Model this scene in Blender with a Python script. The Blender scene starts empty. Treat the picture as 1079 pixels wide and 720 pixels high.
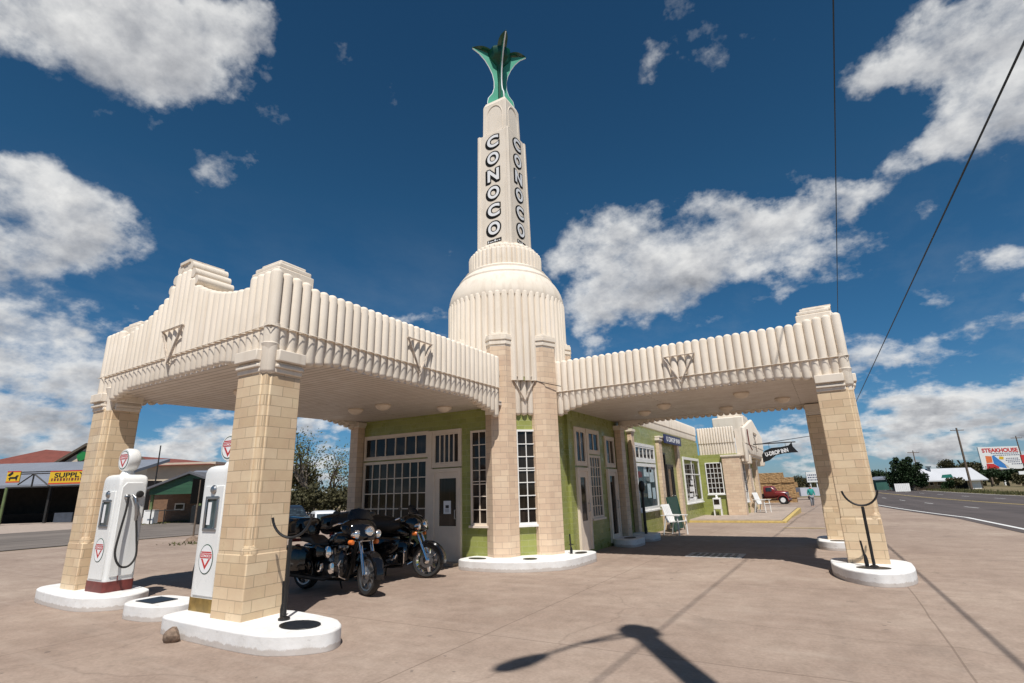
import bpy, bmesh, math, random
from mathutils import Vector, Matrix, noise
random.seed(7)
R=math.radians; PI=math.pi
SC=bpy.context.scene; COL=SC.collection

# ------------------------------------------------------------------ camera
CX,CY,CZ=6.36685,-11.7541,1.65
YAW,PITCH,ROLL,FPX=0.525044,0.275012,0.029988,551.06
FW=Vector((-math.sin(YAW)*math.cos(PITCH),math.cos(YAW)*math.cos(PITCH),math.sin(PITCH)))
RT=Vector((math.cos(YAW),math.sin(YAW),0)); UP=RT.cross(FW)
R2=math.cos(ROLL)*RT-math.sin(ROLL)*UP; U2=math.sin(ROLL)*RT+math.cos(ROLL)*UP
CAMP=Vector((CX,CY,CZ))
cam_d=bpy.data.cameras.new('camera'); cam=bpy.data.objects.new('camera',cam_d); COL.objects.link(cam)
cam_d.sensor_fit='HORIZONTAL'; cam_d.sensor_width=36; cam_d.lens=FPX/1079*36
cam_d.clip_start=.05; cam_d.clip_end=6000
M=Matrix((R2,U2,-FW)).transposed().to_4x4(); M.translation=CAMP; cam.matrix_world=M
SC.camera=cam
def ray(x,y): return FW+(x-539.5)/FPX*R2-(y-360)/FPX*U2
def at(x,y,D): return CAMP+ray(x,y)*D           # point at depth D metres in front of the camera
def GZ(y,x=0.): return (-1.0*(1-math.exp(-(y-17)/40)) if y>17 else 0.)-1.0*math.exp(-((x+23.5)/7.)**2-((y-13.7)/5.)**2)   # the land falls away gently beyond the station
def gp(x,y,z=0.):                               # point of the ground at a pixel of the survey photo
    d=ray(x,y); lo,hi=1.,400.
    if d.z>=0: return CAMP+d*100
    for k in range(60):
        m=(lo+hi)/2; q=CAMP+d*m
        if q.z>GZ(q.y,q.x)+z: lo=m
        else: hi=m
    return CAMP+d*lo

def gz(px,py): return tuple(gp(px,py))
def on(px,D): q=at(px,515,D); return (q.x,q.y,GZ(q.y,q.x)-.02)
# ------------------------------------------------------------------ materials
MATS={}
class NT:
    def __init__(s,name):
        m=bpy.data.materials.new(name); m.use_nodes=True; s.m=m; s.t=m.node_tree
        s.b=s.t.nodes['Principled BSDF']
    def n(s,ty,**k):
        nd=s.t.nodes.new(ty)
        for a,v in k.items():
            if a in nd.inputs.keys(): nd.inputs[a].default_value=v
            else: setattr(nd,a,v)
        return nd
    def l(s,a,b): s.t.links.new(a,b)
    def noise(s,scale,detail=4,rough=.55,vec=None):
        nd=s.n('ShaderNodeTexNoise'); nd.inputs['Scale'].default_value=scale
        nd.inputs['Detail'].default_value=detail; nd.inputs['Roughness'].default_value=rough
        if vec is None: vec=s.co()
        s.l(vec,nd.inputs['Vector']); return nd.outputs['Fac']
    def co(s):
        if not hasattr(s,'_c'): s._c=s.n('ShaderNodeNewGeometry').outputs['Position']
        return s._c
    def ramp(s,f,stops):
        r=s.n('ShaderNodeValToRGB'); e=r.color_ramp.elements
        while len(e)<len(stops): e.new(.5)
        for i,(p,c) in enumerate(stops):
            e[i].position=p; e[i].color=(*c,1) if not isinstance(c,(int,float)) else (c,c,c,1)
        s.l(f,r.inputs['Fac']); return r.outputs['Color']
    def mix(s,f,a,b,bt='MIX'):
        m=s.n('ShaderNodeMix',data_type='RGBA',blend_type=bt)
        for v,i in ((f,0),(a,6),(b,7)):
            if isinstance(v,(int,float)): m.inputs[i].default_value=v
            elif isinstance(v,(tuple,list)): m.inputs[i].default_value=(*v,1)
            else: s.l(v,m.inputs[i])
        return m.outputs[2]
    def math(s,op,a,b=0.):
        m=s.n('ShaderNodeMath',operation=op)
        for i,v in enumerate((a,b)):
            if isinstance(v,(int,float)): m.inputs[i].default_value=v
            else: s.l(v,m.inputs[i])
        return m.outputs[0]
    def bump(s,h,st=.3,dist=.01):
        b=s.n('ShaderNodeBump'); b.inputs['Strength'].default_value=st; b.inputs['Distance'].default_value=dist
        s.l(h,b.inputs['Height']); s.l(b.outputs['Normal'],s.b.inputs['Normal'])
    def fin(s,col=None,rough=.6,metal=0.,spec=None):
        if col is not None:
            if isinstance(col,(tuple,list)): s.b.inputs['Base Color'].default_value=(*col,1)
            else: s.l(col,s.b.inputs['Base Color'])
        if isinstance(rough,(int,float)): s.b.inputs['Roughness'].default_value=rough
        else: s.l(rough,s.b.inputs['Roughness'])
        s.b.inputs['Metallic'].default_value=metal
        if spec is not None: s.b.inputs['Specular IOR Level'].default_value=spec
        return s.m
def mul(c,k): return tuple(x*k for x in c)
def vary(name,c,rough=.6,amt=.12,scale=6.,metal=0.,bump=0.,spec=None,bscale=60.):
    if name in MATS: return MATS[name]
    t=NT(name); f=t.noise(scale,5)
    col=t.ramp(f,[(.3,mul(c,1-amt)),(.7,mul(c,1+amt))])
    if bump: t.bump(t.noise(bscale,3),bump,.004)
    MATS[name]=t.fin(col,rough,metal,spec); return MATS[name]
def stucco():
    t=NT('cream_stucco'); f=t.noise(2.2,6,.6); g=t.noise(.5,3)
    col=t.ramp(f,[(.3,(.725,.64,.53)),(.7,(.805,.72,.615))])
    # rain streaks running down the plaster
    mp=t.n('ShaderNodeMapping'); mp.inputs['Scale'].default_value=(7,7,.5); t.l(t.co(),mp.inputs['Vector'])
    st=t.noise(1.,5,.6,mp.outputs['Vector'])
    k=t.ramp(st,[(.50,0.),(.74,1.)]); k=t.math('MULTIPLY',k,.55)
    col=t.mix(k,col,(.55,.46,.36))
    pt=t.ramp(t.noise(1.1,7,.68),[(.50,0.),(.66,1.)]); col=t.mix(t.math('MULTIPLY',pt,.30),col,(.58,.50,.41))
    mk=t.ramp(t.noise(13,4,.6),[(.66,0.),(.74,1.)]); col=t.mix(t.math('MULTIPLY',mk,.30),col,(.45,.38,.31))
    t.bump(t.noise(30,3),.12,.004); return t.fin(col,.75,spec=.25)
def brick(name,c1,c2,mortar,w=.32,h=.16,ms=.006,patch=None,rough=.45,bump=.5,dirt=None):
    t=NT(name); uv=t.n('ShaderNodeUVMap').outputs['UV']
    b=t.n('ShaderNodeTexBrick'); b.offset=.5
    for k,v in (('Scale',1.),('Mortar Size',ms),('Brick Width',w),('Row Height',h),('Bias',0.),('Mortar Smooth',.15)): b.inputs[k].default_value=v
    b.inputs['Color1'].default_value=(*c1,1); b.inputs['Color2'].default_value=(*c2,1); b.inputs['Mortar'].default_value=(*mortar,1)
    t.l(uv,b.inputs['Vector'])
    f=t.noise(2.2,8,.72); col=t.mix(.5 if name=='tan_glazed_block' else .38,b.outputs['Color'],t.ramp(f,[(.3,(.36,.36,.36)),(.7,(.62,.60,.58))]),'OVERLAY')
    if patch:
        b2=t.n('ShaderNodeTexBrick'); b2.offset=.5
        for k,v in (('Scale',1.),('Mortar Size',0.),('Brick Width',w),('Row Height',h),('Bias',-.72)): b2.inputs[k].default_value=v
        b2.inputs['Color1'].default_value=(0,0,0,1); b2.inputs['Color2'].default_value=(1,1,1,1)
        t.l(uv,b2.inputs['Vector'])
        k=t.ramp(b2.outputs['Color'],[(.86,0.),(.9,1.)]); col=t.mix(t.math('MULTIPLY',k,.8),col,patch)
    inv=t.math('SUBTRACT',1.,b.outputs['Fac'])
    hh=t.math('ADD',inv,t.math('MULTIPLY',t.noise(30,4),.25))
    t.bump(hh,bump,.006)
    return t.fin(col,t.ramp(t.noise(4,5),[(.35,max(.08,rough-.12)),(.7,min(1.,rough+.2))]),spec=.4)
def concrete_lot():
    t=NT('lot_concrete'); f=t.noise(.35,8,.62); g=t.noise(3.5,8,.7); h=t.noise(26,6,.7)
    col=t.ramp(f,[(.28,(.25,.185,.145)),(.5,(.315,.24,.19)),(.72,(.38,.30,.24))])
    col=t.mix(.55,col,t.ramp(g,[(.3,(.36,.35,.34)),(.7,(.62,.62,.63))]),'OVERLAY')
    col=t.mix(.35,col,t.ramp(h,[(.35,(.32,.32,.32)),(.68,(.66,.66,.66))]),'OVERLAY')
    # broom / tyre drag marks
    mp=t.n('ShaderNodeMapping'); mp.inputs['Scale'].default_value=(.25,3.,1); mp.inputs['Rotation'].default_value=(0,0,R(20)); t.l(t.co(),mp.inputs['Vector'])
    s=t.noise(1.3,6,.6,mp.outputs['Vector']); col=t.mix(t.math('MULTIPLY',t.ramp(s,[(.52,0.),(.7,1.)]),.28),col,(.42,.34,.28))
    # oil stains
    o=t.ramp(t.noise(.8,4,.6),[(.60,0.),(.72,1.)]); col=t.mix(t.math('MULTIPLY',o,.32),col,(.17,.135,.11))
    o2=t.ramp(t.noise(3.1,3,.5),[(.70,0.),(.76,1.)]); col=t.mix(t.math('MULTIPLY',o2,.38),col,(.13,.105,.09))
    mp4=t.n('ShaderNodeMapping'); mp4.inputs['Scale'].default_value=(1.6,.07,1); mp4.inputs['Rotation'].default_value=(0,0,R(-14)); t.l(t.co(),mp4.inputs['Vector'])
    ty=t.ramp(t.noise(1.,3,.5,mp4.outputs['Vector']),[(.60,0.),(.72,1.)]); col=t.mix(t.math('MULTIPLY',ty,.16),col,(.15,.12,.10))
    lp_=t.ramp(t.noise(.55,6,.7),[(.56,0.),(.70,1.)]); col=t.mix(t.math('MULTIPLY',lp_,.35),col,(.46,.38,.31))
    # saw-cut joints of the slabs and a few wandering cracks
    b=t.n('ShaderNodeTexBrick'); b.offset=0.
    for k,v in (('Scale',1.),('Mortar Size',.012),('Brick Width',4.6),('Row Height',4.4),('Mortar Smooth',.3)): b.inputs[k].default_value=v
    mp2=t.n('ShaderNodeMapping'); mp2.inputs['Location'].default_value=(-2.55,1.55,0); t.l(t.co(),mp2.inputs['Vector'])
    wob=t.n('ShaderNodeMix',data_type='RGBA',blend_type='ADD'); wob.inputs[0].default_value=.03
    nn=t.n('ShaderNodeTexNoise'); nn.inputs['Scale'].default_value=1.2; t.l(t.co(),nn.inputs['Vector'])
    t.l(mp2.outputs['Vector'],wob.inputs[6]); t.l(nn.outputs['Color'],wob.inputs[7]); t.l(wob.outputs[2],b.inputs['Vector'])
    col=t.mix(t.math('MULTIPLY',b.outputs['Fac'],.5),col,(.14,.10,.075))
    v=t.n('ShaderNodeTexVoronoi',feature='DISTANCE_TO_EDGE'); v.inputs['Scale'].default_value=.16
    w2=t.n('ShaderNodeMix',data_type='RGBA',blend_type='ADD'); w2.inputs[0].default_value=.9
    n3=t.n('ShaderNodeTexNoise'); n3.inputs['Scale'].default_value=.9; n3.inputs['Detail'].default_value=6; t.l(t.co(),n3.inputs['Vector'])
    t.l(t.co(),w2.inputs[6]); t.l(n3.outputs['Color'],w2.inputs[7]); t.l(w2.outputs[2],v.inputs['Vector'])
    ck=t.ramp(v.outputs['Distance'],[(.0,1.),(.0016,0.)]); col=t.mix(t.math('MULTIPLY',ck,.28),col,(.12,.085,.065))
    sp=t.ramp(t.noise(5.5,2,.4),[(.735,0.),(.755,1.)]); col=t.mix(t.math('MULTIPLY',sp,.5),col,(.10,.08,.07))
    t.bump(t.math('ADD',t.math('MULTIPLY',h,.6),t.math('MULTIPLY',b.outputs['Fac'],-1.)),.35,.006)
    return t.fin(col,t.ramp(f,[(.3,.75),(.7,.92)]),spec=.25)
def asphalt(name,c=(.075,.062,.058)):
    t=NT(name); f=t.noise(.3,6,.6); h=t.noise(40,4,.7)
    col=t.ramp(f,[(.3,mul(c,.8)),(.7,mul(c,1.3))]); col=t.mix(.4,col,t.ramp(h,[(.3,.3),(.7,.72)]),'OVERLAY')
    mp=t.n('ShaderNodeMapping'); mp.inputs['Scale'].default_value=(1.2,.03,1); mp.inputs['Rotation'].default_value=(0,0,R(-3.7)); t.l(t.co(),mp.inputs['Vector'])
    s=t.noise(1.,4,.5,mp.outputs['Vector']); col=t.mix(t.math('MULTIPLY',t.ramp(s,[(.45,0.),(.65,1.)]),.35),col,mul(c,1.9))
    t.bump(h,.4,.006); return t.fin(col,.85,spec=.3)
def dirt_ground():
    t=NT('dry_ground'); f=t.noise(.12,8,.65); h=t.noise(2.5,6,.7)
    col=t.ramp(f,[(.3,(.10,.10,.045)),(.5,(.17,.14,.08)),(.7,(.26,.19,.13))]); col=t.mix(.5,col,t.ramp(h,[(.3,.3),(.7,.7)]),'OVERLAY')
    t.bump(h,.5,.05); return t.fin(col,.95,spec=.1)
def white_kerb():
    t=NT('white_kerb_paint'); f=t.noise(5,6,.65); col=t.ramp(f,[(.3,(.68,.66,.63)),(.65,(.80,.79,.77))])
    sz=t.n('ShaderNodeSeparateXYZ'); t.l(t.co(),sz.inputs[0])
    z=t.math('ADD',sz.outputs['Z'],t.math('MULTIPLY',t.noise(9,5,.7),-.10))
    d=t.ramp(z,[(.0,1.),(.016,0.)]); col=t.mix(t.math('MULTIPLY',d,.5),col,(.33,.25,.19))
    # scuffs from tyres, chipped paint
    mp=t.n('ShaderNodeMapping'); mp.inputs['Scale'].default_value=(3,3,16); t.l(t.co(),mp.inputs['Vector'])
    s=t.ramp(t.noise(2.,6,.75,mp.outputs['Vector']),[(.61,0.),(.68,1.)]); col=t.mix(t.math('MULTIPLY',s,.5),col,(.25,.22,.2))
    t.bump(t.noise(25,5),.4,.006); return t.fin(col,.6,spec=.35)
def glass_dark(name,c=(.017,.013,.010),rough=.04):
    t=NT(name); f=t.noise(.9,3); col=t.ramp(f,[(.35,mul(c,.7)),(.7,mul(c,2.2))])
    mp=t.n('ShaderNodeMapping'); mp.inputs['Scale'].default_value=(6,6,.35); t.l(t.co(),mp.inputs['Vector'])
    cu=t.ramp(t.noise(1.,4,.55,mp.outputs['Vector']),[(.50,0.),(.66,1.)]); col=t.mix(t.math('MULTIPLY',cu,.55),col,mul(c,4.2))
    t.bump(t.noise(1.6,2),.05,.02); return t.fin(col,rough,spec=.32)
def foliage(name,c,amt=.5):
    t=NT(name); f=t.noise(.9,3); g=t.n('ShaderNodeObjectInfo')
    gi=t.n('ShaderNodeNewGeometry')
    col=t.ramp(gi.outputs['Random Per Island'],[(0.,mul(c,1-amt)),(.6,c),(1.,mul(c,1+amt))])
    col=t.mix(.35,col,t.ramp(f,[(.3,mul(c,.5)),(.7,mul(c,1.6))]))
    m=t.fin(col,.6,spec=.2)
    t.b.inputs['Subsurface Weight'].default_value=0.; return m
M_={}
M_['stucco']=stucco()
M_['tan']=brick('tan_glazed_block',(.725,.57,.385),(.595,.44,.275),(.42,.32,.21),w=.34,h=.142,ms=.0045,rough=.38)
M_['pink']=brick('pink_tan_brick',(.72,.56,.405),(.61,.455,.325),(.45,.34,.26),w=.30,h=.13,ms=.004,patch=(.62,.58,.58),rough=.45)
M_['green']=brick('green_glazed_brick',(.31,.335,.10),(.25,.275,.075),(.36,.37,.19),w=.30,h=.13,ms=.004,rough=.33)
M_['conc']=concrete_lot(); M_['asphalt']=asphalt('road_asphalt'); M_['asphalt2']=asphalt('street_asphalt',(.135,.115,.10)); M_['dirt']=dirt_ground()
M_['kerb']=white_kerb()
M_['walk']=vary('sidewalk_concrete',(.36,.29,.24),.9,.15,2.5,bump=.3)
M_['trim']=vary('cream_trim_paint',(.74,.63,.51),.5,.07,3)
M_['ceil']=brick('ceiling_boards',(.67,.61,.55),(.61,.55,.49),(.30,.25,.20),w=6,h=.13,ms=.011,rough=.5,bump=.4)
M_['glass']=glass_dark('window_glass'); M_['glass2']=glass_dark('shop_glass',(.03,.045,.05),.03)
def enamel():
    t=NT('white_enamel'); f=t.noise(2,4); col=t.ramp(f,[(.3,(.72,.72,.70)),(.7,(.79,.79,.77))])
    mp=t.n('ShaderNodeMapping'); mp.inputs['Scale'].default_value=(9,9,.8); t.l(t.co(),mp.inputs['Vector'])
    st=t.ramp(t.noise(1.,6,.65,mp.outputs['Vector']),[(.54,0.),(.72,1.)]); col=t.mix(t.math('MULTIPLY',st,.22),col,(.45,.40,.33))
    ch=t.ramp(t.noise(16,4,.7),[(.72,0.),(.76,1.)]); col=t.mix(t.math('MULTIPLY',ch,.45),col,(.28,.17,.11))
    return t.fin(col,t.ramp(t.noise(3,4),[(.3,.18),(.7,.36)]),spec=.5)
M_['whitepump']=enamel()
M_['red']=vary('red_paint',(.50,.035,.035),.4,.15,5)
M_['maroon']=vary('maroon_band_paint',(.15,.030,.024),.5,.25,9)
M_['brass']=vary('worn_brass_band',(.30,.20,.06),.4,.35,9,metal=.6)
M_['black']=vary('black_paint',(.012,.012,.012),.4,.3,9)
M_['letterblack']=vary('letter_black',(.010,.010,.010),.85,.3,9,spec=.15)
M_['gloss']=vary('gloss_black_lacquer',(.006,.006,.007),.08,.3,9,spec=.6)
M_['rubber']=vary('black_rubber',(.018,.017,.016),.75,.25,12,bump=.2)
M_['leather']=vary('black_leather',(.014,.013,.012),.5,.3,15,bump=.4)
M_['chrome']=vary('chrome',(.75,.75,.76),.10,.05,4,metal=1.)
M_['steel']=vary('brushed_steel',(.42,.42,.42),.35,.12,9,metal=1.)
M_['iron']=vary('dark_iron',(.03,.028,.026),.5,.3,9,metal=.3)
M_['white']=vary('white_paint',(.78,.77,.74),.5,.05,4)
M_['letter']=vary('letter_white',(.80,.80,.80),.4,.03,4)
M_['yellow']=vary('yellow_paint',(.55,.40,.13),.6,.2,6)
M_['signyellow']=vary('sign_yellow',(.62,.40,.02),.5,.06,3)
M_['fin']=vary('mint_green_enamel',(.075,.36,.235),.30,.10,2)
M_['findark']=vary('dark_green_enamel',(.004,.06,.03),.3,.2,3)
M_['amber']=vary('amber_lens',(.65,.16,.03),.2,.1,9)
M_['lens']=vary('headlight_lens',(.75,.76,.76),.06,.1,60,metal=.85)
M_['wood']=vary('weathered_pole_wood',(.13,.095,.07),.85,.3,5,bump=.4)
M_['bark']=vary('tree_bark',(.10,.08,.06),.9,.35,6,bump=.5)
M_['teal']=vary('teal_cloth',(.02,.27,.24),.8,.15,12)
M_['bluegrey']=vary('grey_trousers_cloth',(.23,.24,.26),.8,.15,12)
M_['skin']=vary('skin',(.50,.31,.22),.6,.08,12)
M_['hair']=vary('dark_hair',(.05,.035,.025),.7,.3,30)
M_['darkgreen']=vary('dark_green_board',(.012,.055,.035),.5,.15,6)
M_['maroontruck']=vary('maroon_car_paint',(.17,.018,.015),.25,.15,3)
M_['hay']=vary('hay',(.36,.22,.10),.95,.35,7,bump=.9)
M_['redroof']=vary('red_brown_roof',(.19,.052,.035),.8,.15,1.5)
M_['metalroof']=vary('pale_metal_roof',(.20,.215,.25),.45,.08,.7)
M_['whiteroof']=vary('white_metal_roof',(.50,.51,.53),.45,.06,.4)
M_['brownbrick']=brick('brown_brick',(.22,.12,.065),(.17,.09,.05),(.15,.11,.08),w=.25,h=.08,rough=.7)
M_['buffbrick']=brick('buff_brick',(.42,.32,.22),(.36,.27,.19),(.3,.25,.2),w=.25,h=.08,rough=.7)
M_['siding']=brick('green_siding',(.035,.10,.055),(.03,.085,.047),(.01,.03,.018),w=9,h=.22,rough=.5)
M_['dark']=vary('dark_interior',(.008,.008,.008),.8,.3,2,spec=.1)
M_['cargrey']=vary('dark_car_paint',(.018,.022,.03),.15,.1,3)
M_['carwhite']=vary('white_car_paint',(.72,.73,.74),.15,.04,3)
M_['smoked']=glass_dark('smoked_screen',(.006,.006,.007),.12); M_['carglass']=glass_dark('car_glass',(.02,.028,.035),.03)
M_['bluesign']=vary('navy_sign_paint',(.02,.03,.11),.5,.1,4)
M_['blue']=vary('sign_blue',(.05,.20,.50),.5,.15,1)
M_['orange']=vary('sign_orange',(.65,.16,.05),.5,.15,1)
M_['cream2']=vary('cream_wall_paint',(.55,.47,.36),.7,.08,1)
M_['stone']=vary('rough_stone',(.20,.14,.10),.9,.4,20,bump=.9)
M_['hedge']=foliage('bright_hedge_leaves',(.11,.16,.025)); M_['leaf']=foliage('autumn_leaves',(.10,.10,.03),.6)
M_['evergreen']=foliage('evergreen_leaves',(.018,.035,.012)); M_['scrub']=foliage('scrub_leaves',(.06,.055,.025),.5)
M_['grass']=foliage('verge_grass',(.09,.09,.035),.5)
M_['signboard']=vary('billboard_white',(.72,.72,.70),.5,.04,.5)

# ------------------------------------------------------------------ mesh builder
def V(*a): return Vector(a)
class MB:
    def __init__(s): s.v=[]; s.f=[]; s.uv=None
    def add(s,vs,fs):
        o=len(s.v); s.v+= [Vector(v) for v in vs]; s.f+=[tuple(i+o for i in f) for f in fs]; return s
    def box(s,x0,y0,z0,x1,y1,z1):
        a,b=(min(x0,x1),max(x0,x1)); c,d=(min(y0,y1),max(y0,y1)); e,f=(min(z0,z1),max(z0,z1))
        return s.add([(a,c,e),(b,c,e),(b,d,e),(a,d,e),(a,c,f),(b,c,f),(b,d,f),(a,d,f)],
          [(0,3,2,1),(4,5,6,7),(0,1,5,4),(1,2,6,5),(2,3,7,6),(3,0,4,7)])
    def obox(s,o,X,Y,Z):      # corner o and three edge vectors (right handed)
        o,X,Y,Z=map(Vector,(o,X,Y,Z))
        if X.cross(Y).dot(Z)<0: X,Y=Y,X
        return s.add([o,o+X,o+X+Y,o+Y,o+Z,o+X+Z,o+X+Y+Z,o+Y+Z],
          [(0,3,2,1),(4,5,6,7),(0,1,5,4),(1,2,6,5),(2,3,7,6),(3,0,4,7)])
    def prism(s,poly,z0,z1):
        poly=[tuple(p) for p in poly]
        ar=sum(poly[i][0]*poly[(i+1)%len(poly)][1]-poly[(i+1)%len(poly)][0]*poly[i][1] for i in range(len(poly)))
        if ar<0: poly=poly[::-1]
        n=len(poly)
        return s.add([(x,y,z0) for x,y in poly]+[(x,y,z1) for x,y in poly],
          [tuple(range(n-1,-1,-1)),tuple(range(n,2*n))]+[(i,(i+1)%n,n+(i+1)%n,n+i) for i in range(n)])
    def slab(s,poly,o,X,Y,N,t):    # polygon (u,v) in plane o,X,Y extruded t along N (front face at +N)
        o,X,Y,N=map(Vector,(o,X,Y,N)); n=len(poly)
        ar=sum(poly[i][0]*poly[(i+1)%n][1]-poly[(i+1)%n][0]*poly[i][1] for i in range(n))
        if ar<0: poly=poly[::-1]
        if X.cross(Y).dot(N)<0: poly=poly[::-1]
        a=[o+X*u+Y*v for u,v in poly]; b=[p+N*t for p in a]
        return s.add(a+b,[tuple(range(n-1,-1,-1)),tuple(range(n,2*n))]+[(i,(i+1)%n,n+(i+1)%n,n+i) for i in range(n)])
    def rings(s,rs,caps=True,closed=False):
        o=len(s.v); n=len(rs[0])
        for r in rs: s.v+=[Vector(p) for p in r]
        m=len(rs)
        for i in range(m if closed else m-1):
            a=o+i*n; b=o+((i+1)%m)*n
            for j in range(n): s.f.append((a+j,a+(j+1)%n,b+(j+1)%n,b+j))
        if caps and not closed:
            s.f.append(tuple(range(o+n-1,o-1,-1))); s.f.append(tuple(range(o+(m-1)*n,o+m*n)))
        return s
    def tube(s,path,r,n=8,closed=False,caps=True):
        path=[Vector(p) for p in path]; rs=[]; m=len(path); prev=None
        for i,p in enumerate(path):
            if closed: t=path[(i+1)%m]-path[i-1]
            else: t=path[min(i+1,m-1)]-path[max(i-1,0)]
            t.normalize()
            if prev is None:
                a=t.cross(Vector((0,0,1)))
                if a.length<.05: a=t.cross(Vector((0,1,0)))
            else: a=prev-t*prev.dot(t)
            a.normalize(); prev=a; b=t.cross(a)
            rr=r[i] if isinstance(r,(list,tuple)) else r
            rs.append([p+(a*math.cos(k*2*PI/n)+b*math.sin(k*2*PI/n))*rr for k in range(n)])
        return s.rings(rs,caps,closed)
    def lathe(s,prof,o=(0,0,0),axis=(0,0,1),n=24,caps=True):   # prof: (radius, height)
        o=Vector(o); z=Vector(axis).normalized(); x=z.orthogonal().normalized(); y=z.cross(x)
        return s.rings([[o+z*h+(x*math.cos(k*2*PI/n)+y*math.sin(k*2*PI/n))*max(r,1e-4) for k in range(n)] for r,h in prof],caps)
    def ball(s,o,rx,ry=None,rz=None,n=14,m=8):
        ry=ry or rx; rz=rz or rx; o=Vector(o)
        return s.rings([[o+V(rx*math.sin(a)*math.cos(k*2*PI/n),ry*math.sin(a)*math.sin(k*2*PI/n),-rz*math.cos(a)) for k in range(n)] for a in [max(1e-3,min(PI-1e-3,PI*i/m)) for i in range(m+1)]])
    def xf(s,m,i0=0):
        for i in range(i0,len(s.v)): s.v[i]=m@s.v[i]
        return s
    def build(s,name,mat,parent=None,local=False,smooth=35,bevel=0,seg=2):
        me=bpy.data.meshes.new(name); off=Vector((0,0,0))
        if parent is not None and not local:
            q=parent
            while q is not None: off+=q.location; q=q.parent
        me.from_pydata([tuple(v-off) for v in s.v],[],s.f); me.update()
        uvl=me.uv_layers.new(name='UVMap'); up=Vector((0,0,1))
        for p in me.polygons:
            n=p.normal
            if abs(n.z)>.92: uu,vv=Vector((1,0,0)),Vector((0,1,0))
            else:
                uu=up.cross(n).normalized(); vv=up if abs(n.z)<.3 else n.cross(uu)
            for li in p.loop_indices:
                c=s.v[me.loops[li].vertex_index]; uvl.data[li].uv=(c.dot(uu),c.dot(vv))
        if smooth:
            me.polygons.foreach_set('use_smooth',[True]*len(me.polygons)); me.set_sharp_from_angle(angle=R(smooth))
        o=bpy.data.objects.new(name,me); COL.objects.link(o)
        if mat is not None: me.materials.append(M_[mat] if isinstance(mat,str) else mat)
        if parent is not None: o.parent=parent
        if bevel:
            b=o.modifiers.new('bevel','BEVEL'); b.width=bevel; b.segments=seg; b.limit_method='ANGLE'; b.angle_limit=R(40)
        return o
def tag(o,label=None,cat=None,group=None,kind=None):
    if label: o['label']=label
    if cat: o['category']=cat
    if group: o['group']=group
    if kind: o['kind']=kind
    return o
def thing(name,label,cat,loc=(0,0,0),rz=0,group=None):
    o=bpy.data.objects.new(name,None); o.empty_display_size=.3; COL.objects.link(o); o.location=Vector(loc); o.rotation_euler=(0,0,rz)
    return tag(o,label,cat,group)
def copy_tree(o,parent=None):
    c=o.copy(); COL.objects.link(c)
    if parent is not None: c.parent=parent
    for ch in list(o.children): copy_tree(ch,c)
    return c
def sup(x,cy,cz,w,h,n=16,p=2.6,shear=0):   # superellipse ring in plane x
    out=[]
    for k in range(n):
        a=2*PI*k/n; c,s=math.cos(a),math.sin(a)
        out.append(V(x+shear*(abs(s)**(2/p)*math.copysign(1,s)),cy+w/2*abs(c)**(2/p)*math.copysign(1,c),cz+h/2*abs(s)**(2/p)*math.copysign(1,s)))
    return out
def text_mb(txt,size,o,X,Y,N,depth=.004,off=0.,shear=0.,fit=None,spacing=1.):
    cu=bpy.data.curves.new('lettering','FONT'); cu.body=txt; cu.size=size; cu.offset=off; cu.extrude=depth/2; cu.align_x='CENTER'; cu.align_y='CENTER'; cu.shear=shear; cu.space_character=spacing
    ob=bpy.data.objects.new('lettering_tmp',cu); COL.objects.link(ob)
    dg=bpy.context.evaluated_depsgraph_get(); dg.update()
    me=bpy.data.meshes.new_from_object(ob.evaluated_get(dg)); 
    vs=[v.co.copy() for v in me.vertices]; fs=[tuple(p.vertices) for p in me.polygons]
    bpy.data.objects.remove(ob); bpy.data.curves.remove(cu); bpy.data.meshes.remove(me)
    if vs:
        x0,x1=min(v.x for v in vs),max(v.x for v in vs); y0,y1=min(v.y for v in vs),max(v.y for v in vs)
        sx=sy=1.
        if fit: sx=fit[0]/(x1-x0); sy=fit[1]/(y1-y0) if fit[1] else sx
        cx,cy=(x0+x1)/2,(y0+y1)/2
        o,X,Y,N=map(Vector,(o,X,Y,N))
        vs=[o+X*((v.x-cx)*sx)+Y*((v.y-cy)*sy)+N*v.z for v in vs]
    return MB().add(vs,fs)

# ------------------------------------------------------------------ world: sky and clouds
SUN_AZ=Vector((.573,-.82,0)).normalized(); SUN_EL=R(60)
SUND=Vector((SUN_AZ.x*math.cos(SUN_EL),SUN_AZ.y*math.cos(SUN_EL),math.sin(SUN_EL)))
SKY_STRENGTH=.06
w=bpy.data.worlds.new('World'); SC.world=w; w.use_nodes=True; nt=w.node_tree
bg=nt.nodes['Background']; bg.inputs['Strength'].default_value=SKY_STRENGTH
def wn(ty,**k):
    nd=nt.nodes.new(ty)
    for a,v in k.items(): setattr(nd,a,v)
    return nd
def wl(a,b): nt.links.new(a,b)
def wm(op,a,b=0.,c=0.):
    m=wn('ShaderNodeMath',operation=op)
    for i,v in enumerate((a,b,c)):
        if isinstance(v,(int,float)): m.inputs[i].default_value=v
        else: wl(v,m.inputs[i])
    return m.outputs[0]
def wvm(op,a,b=None):
    m=wn('ShaderNodeVectorMath',operation=op)
    for i,v in enumerate((a,b)):
        if v is None: continue
        if isinstance(v,(tuple,Vector)): m.inputs[i].default_value=tuple(v)
        else: wl(v,m.inputs[i])
    return m.outputs['Value'] if op in('DOT_PRODUCT','LENGTH') else m.outputs['Vector']
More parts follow.
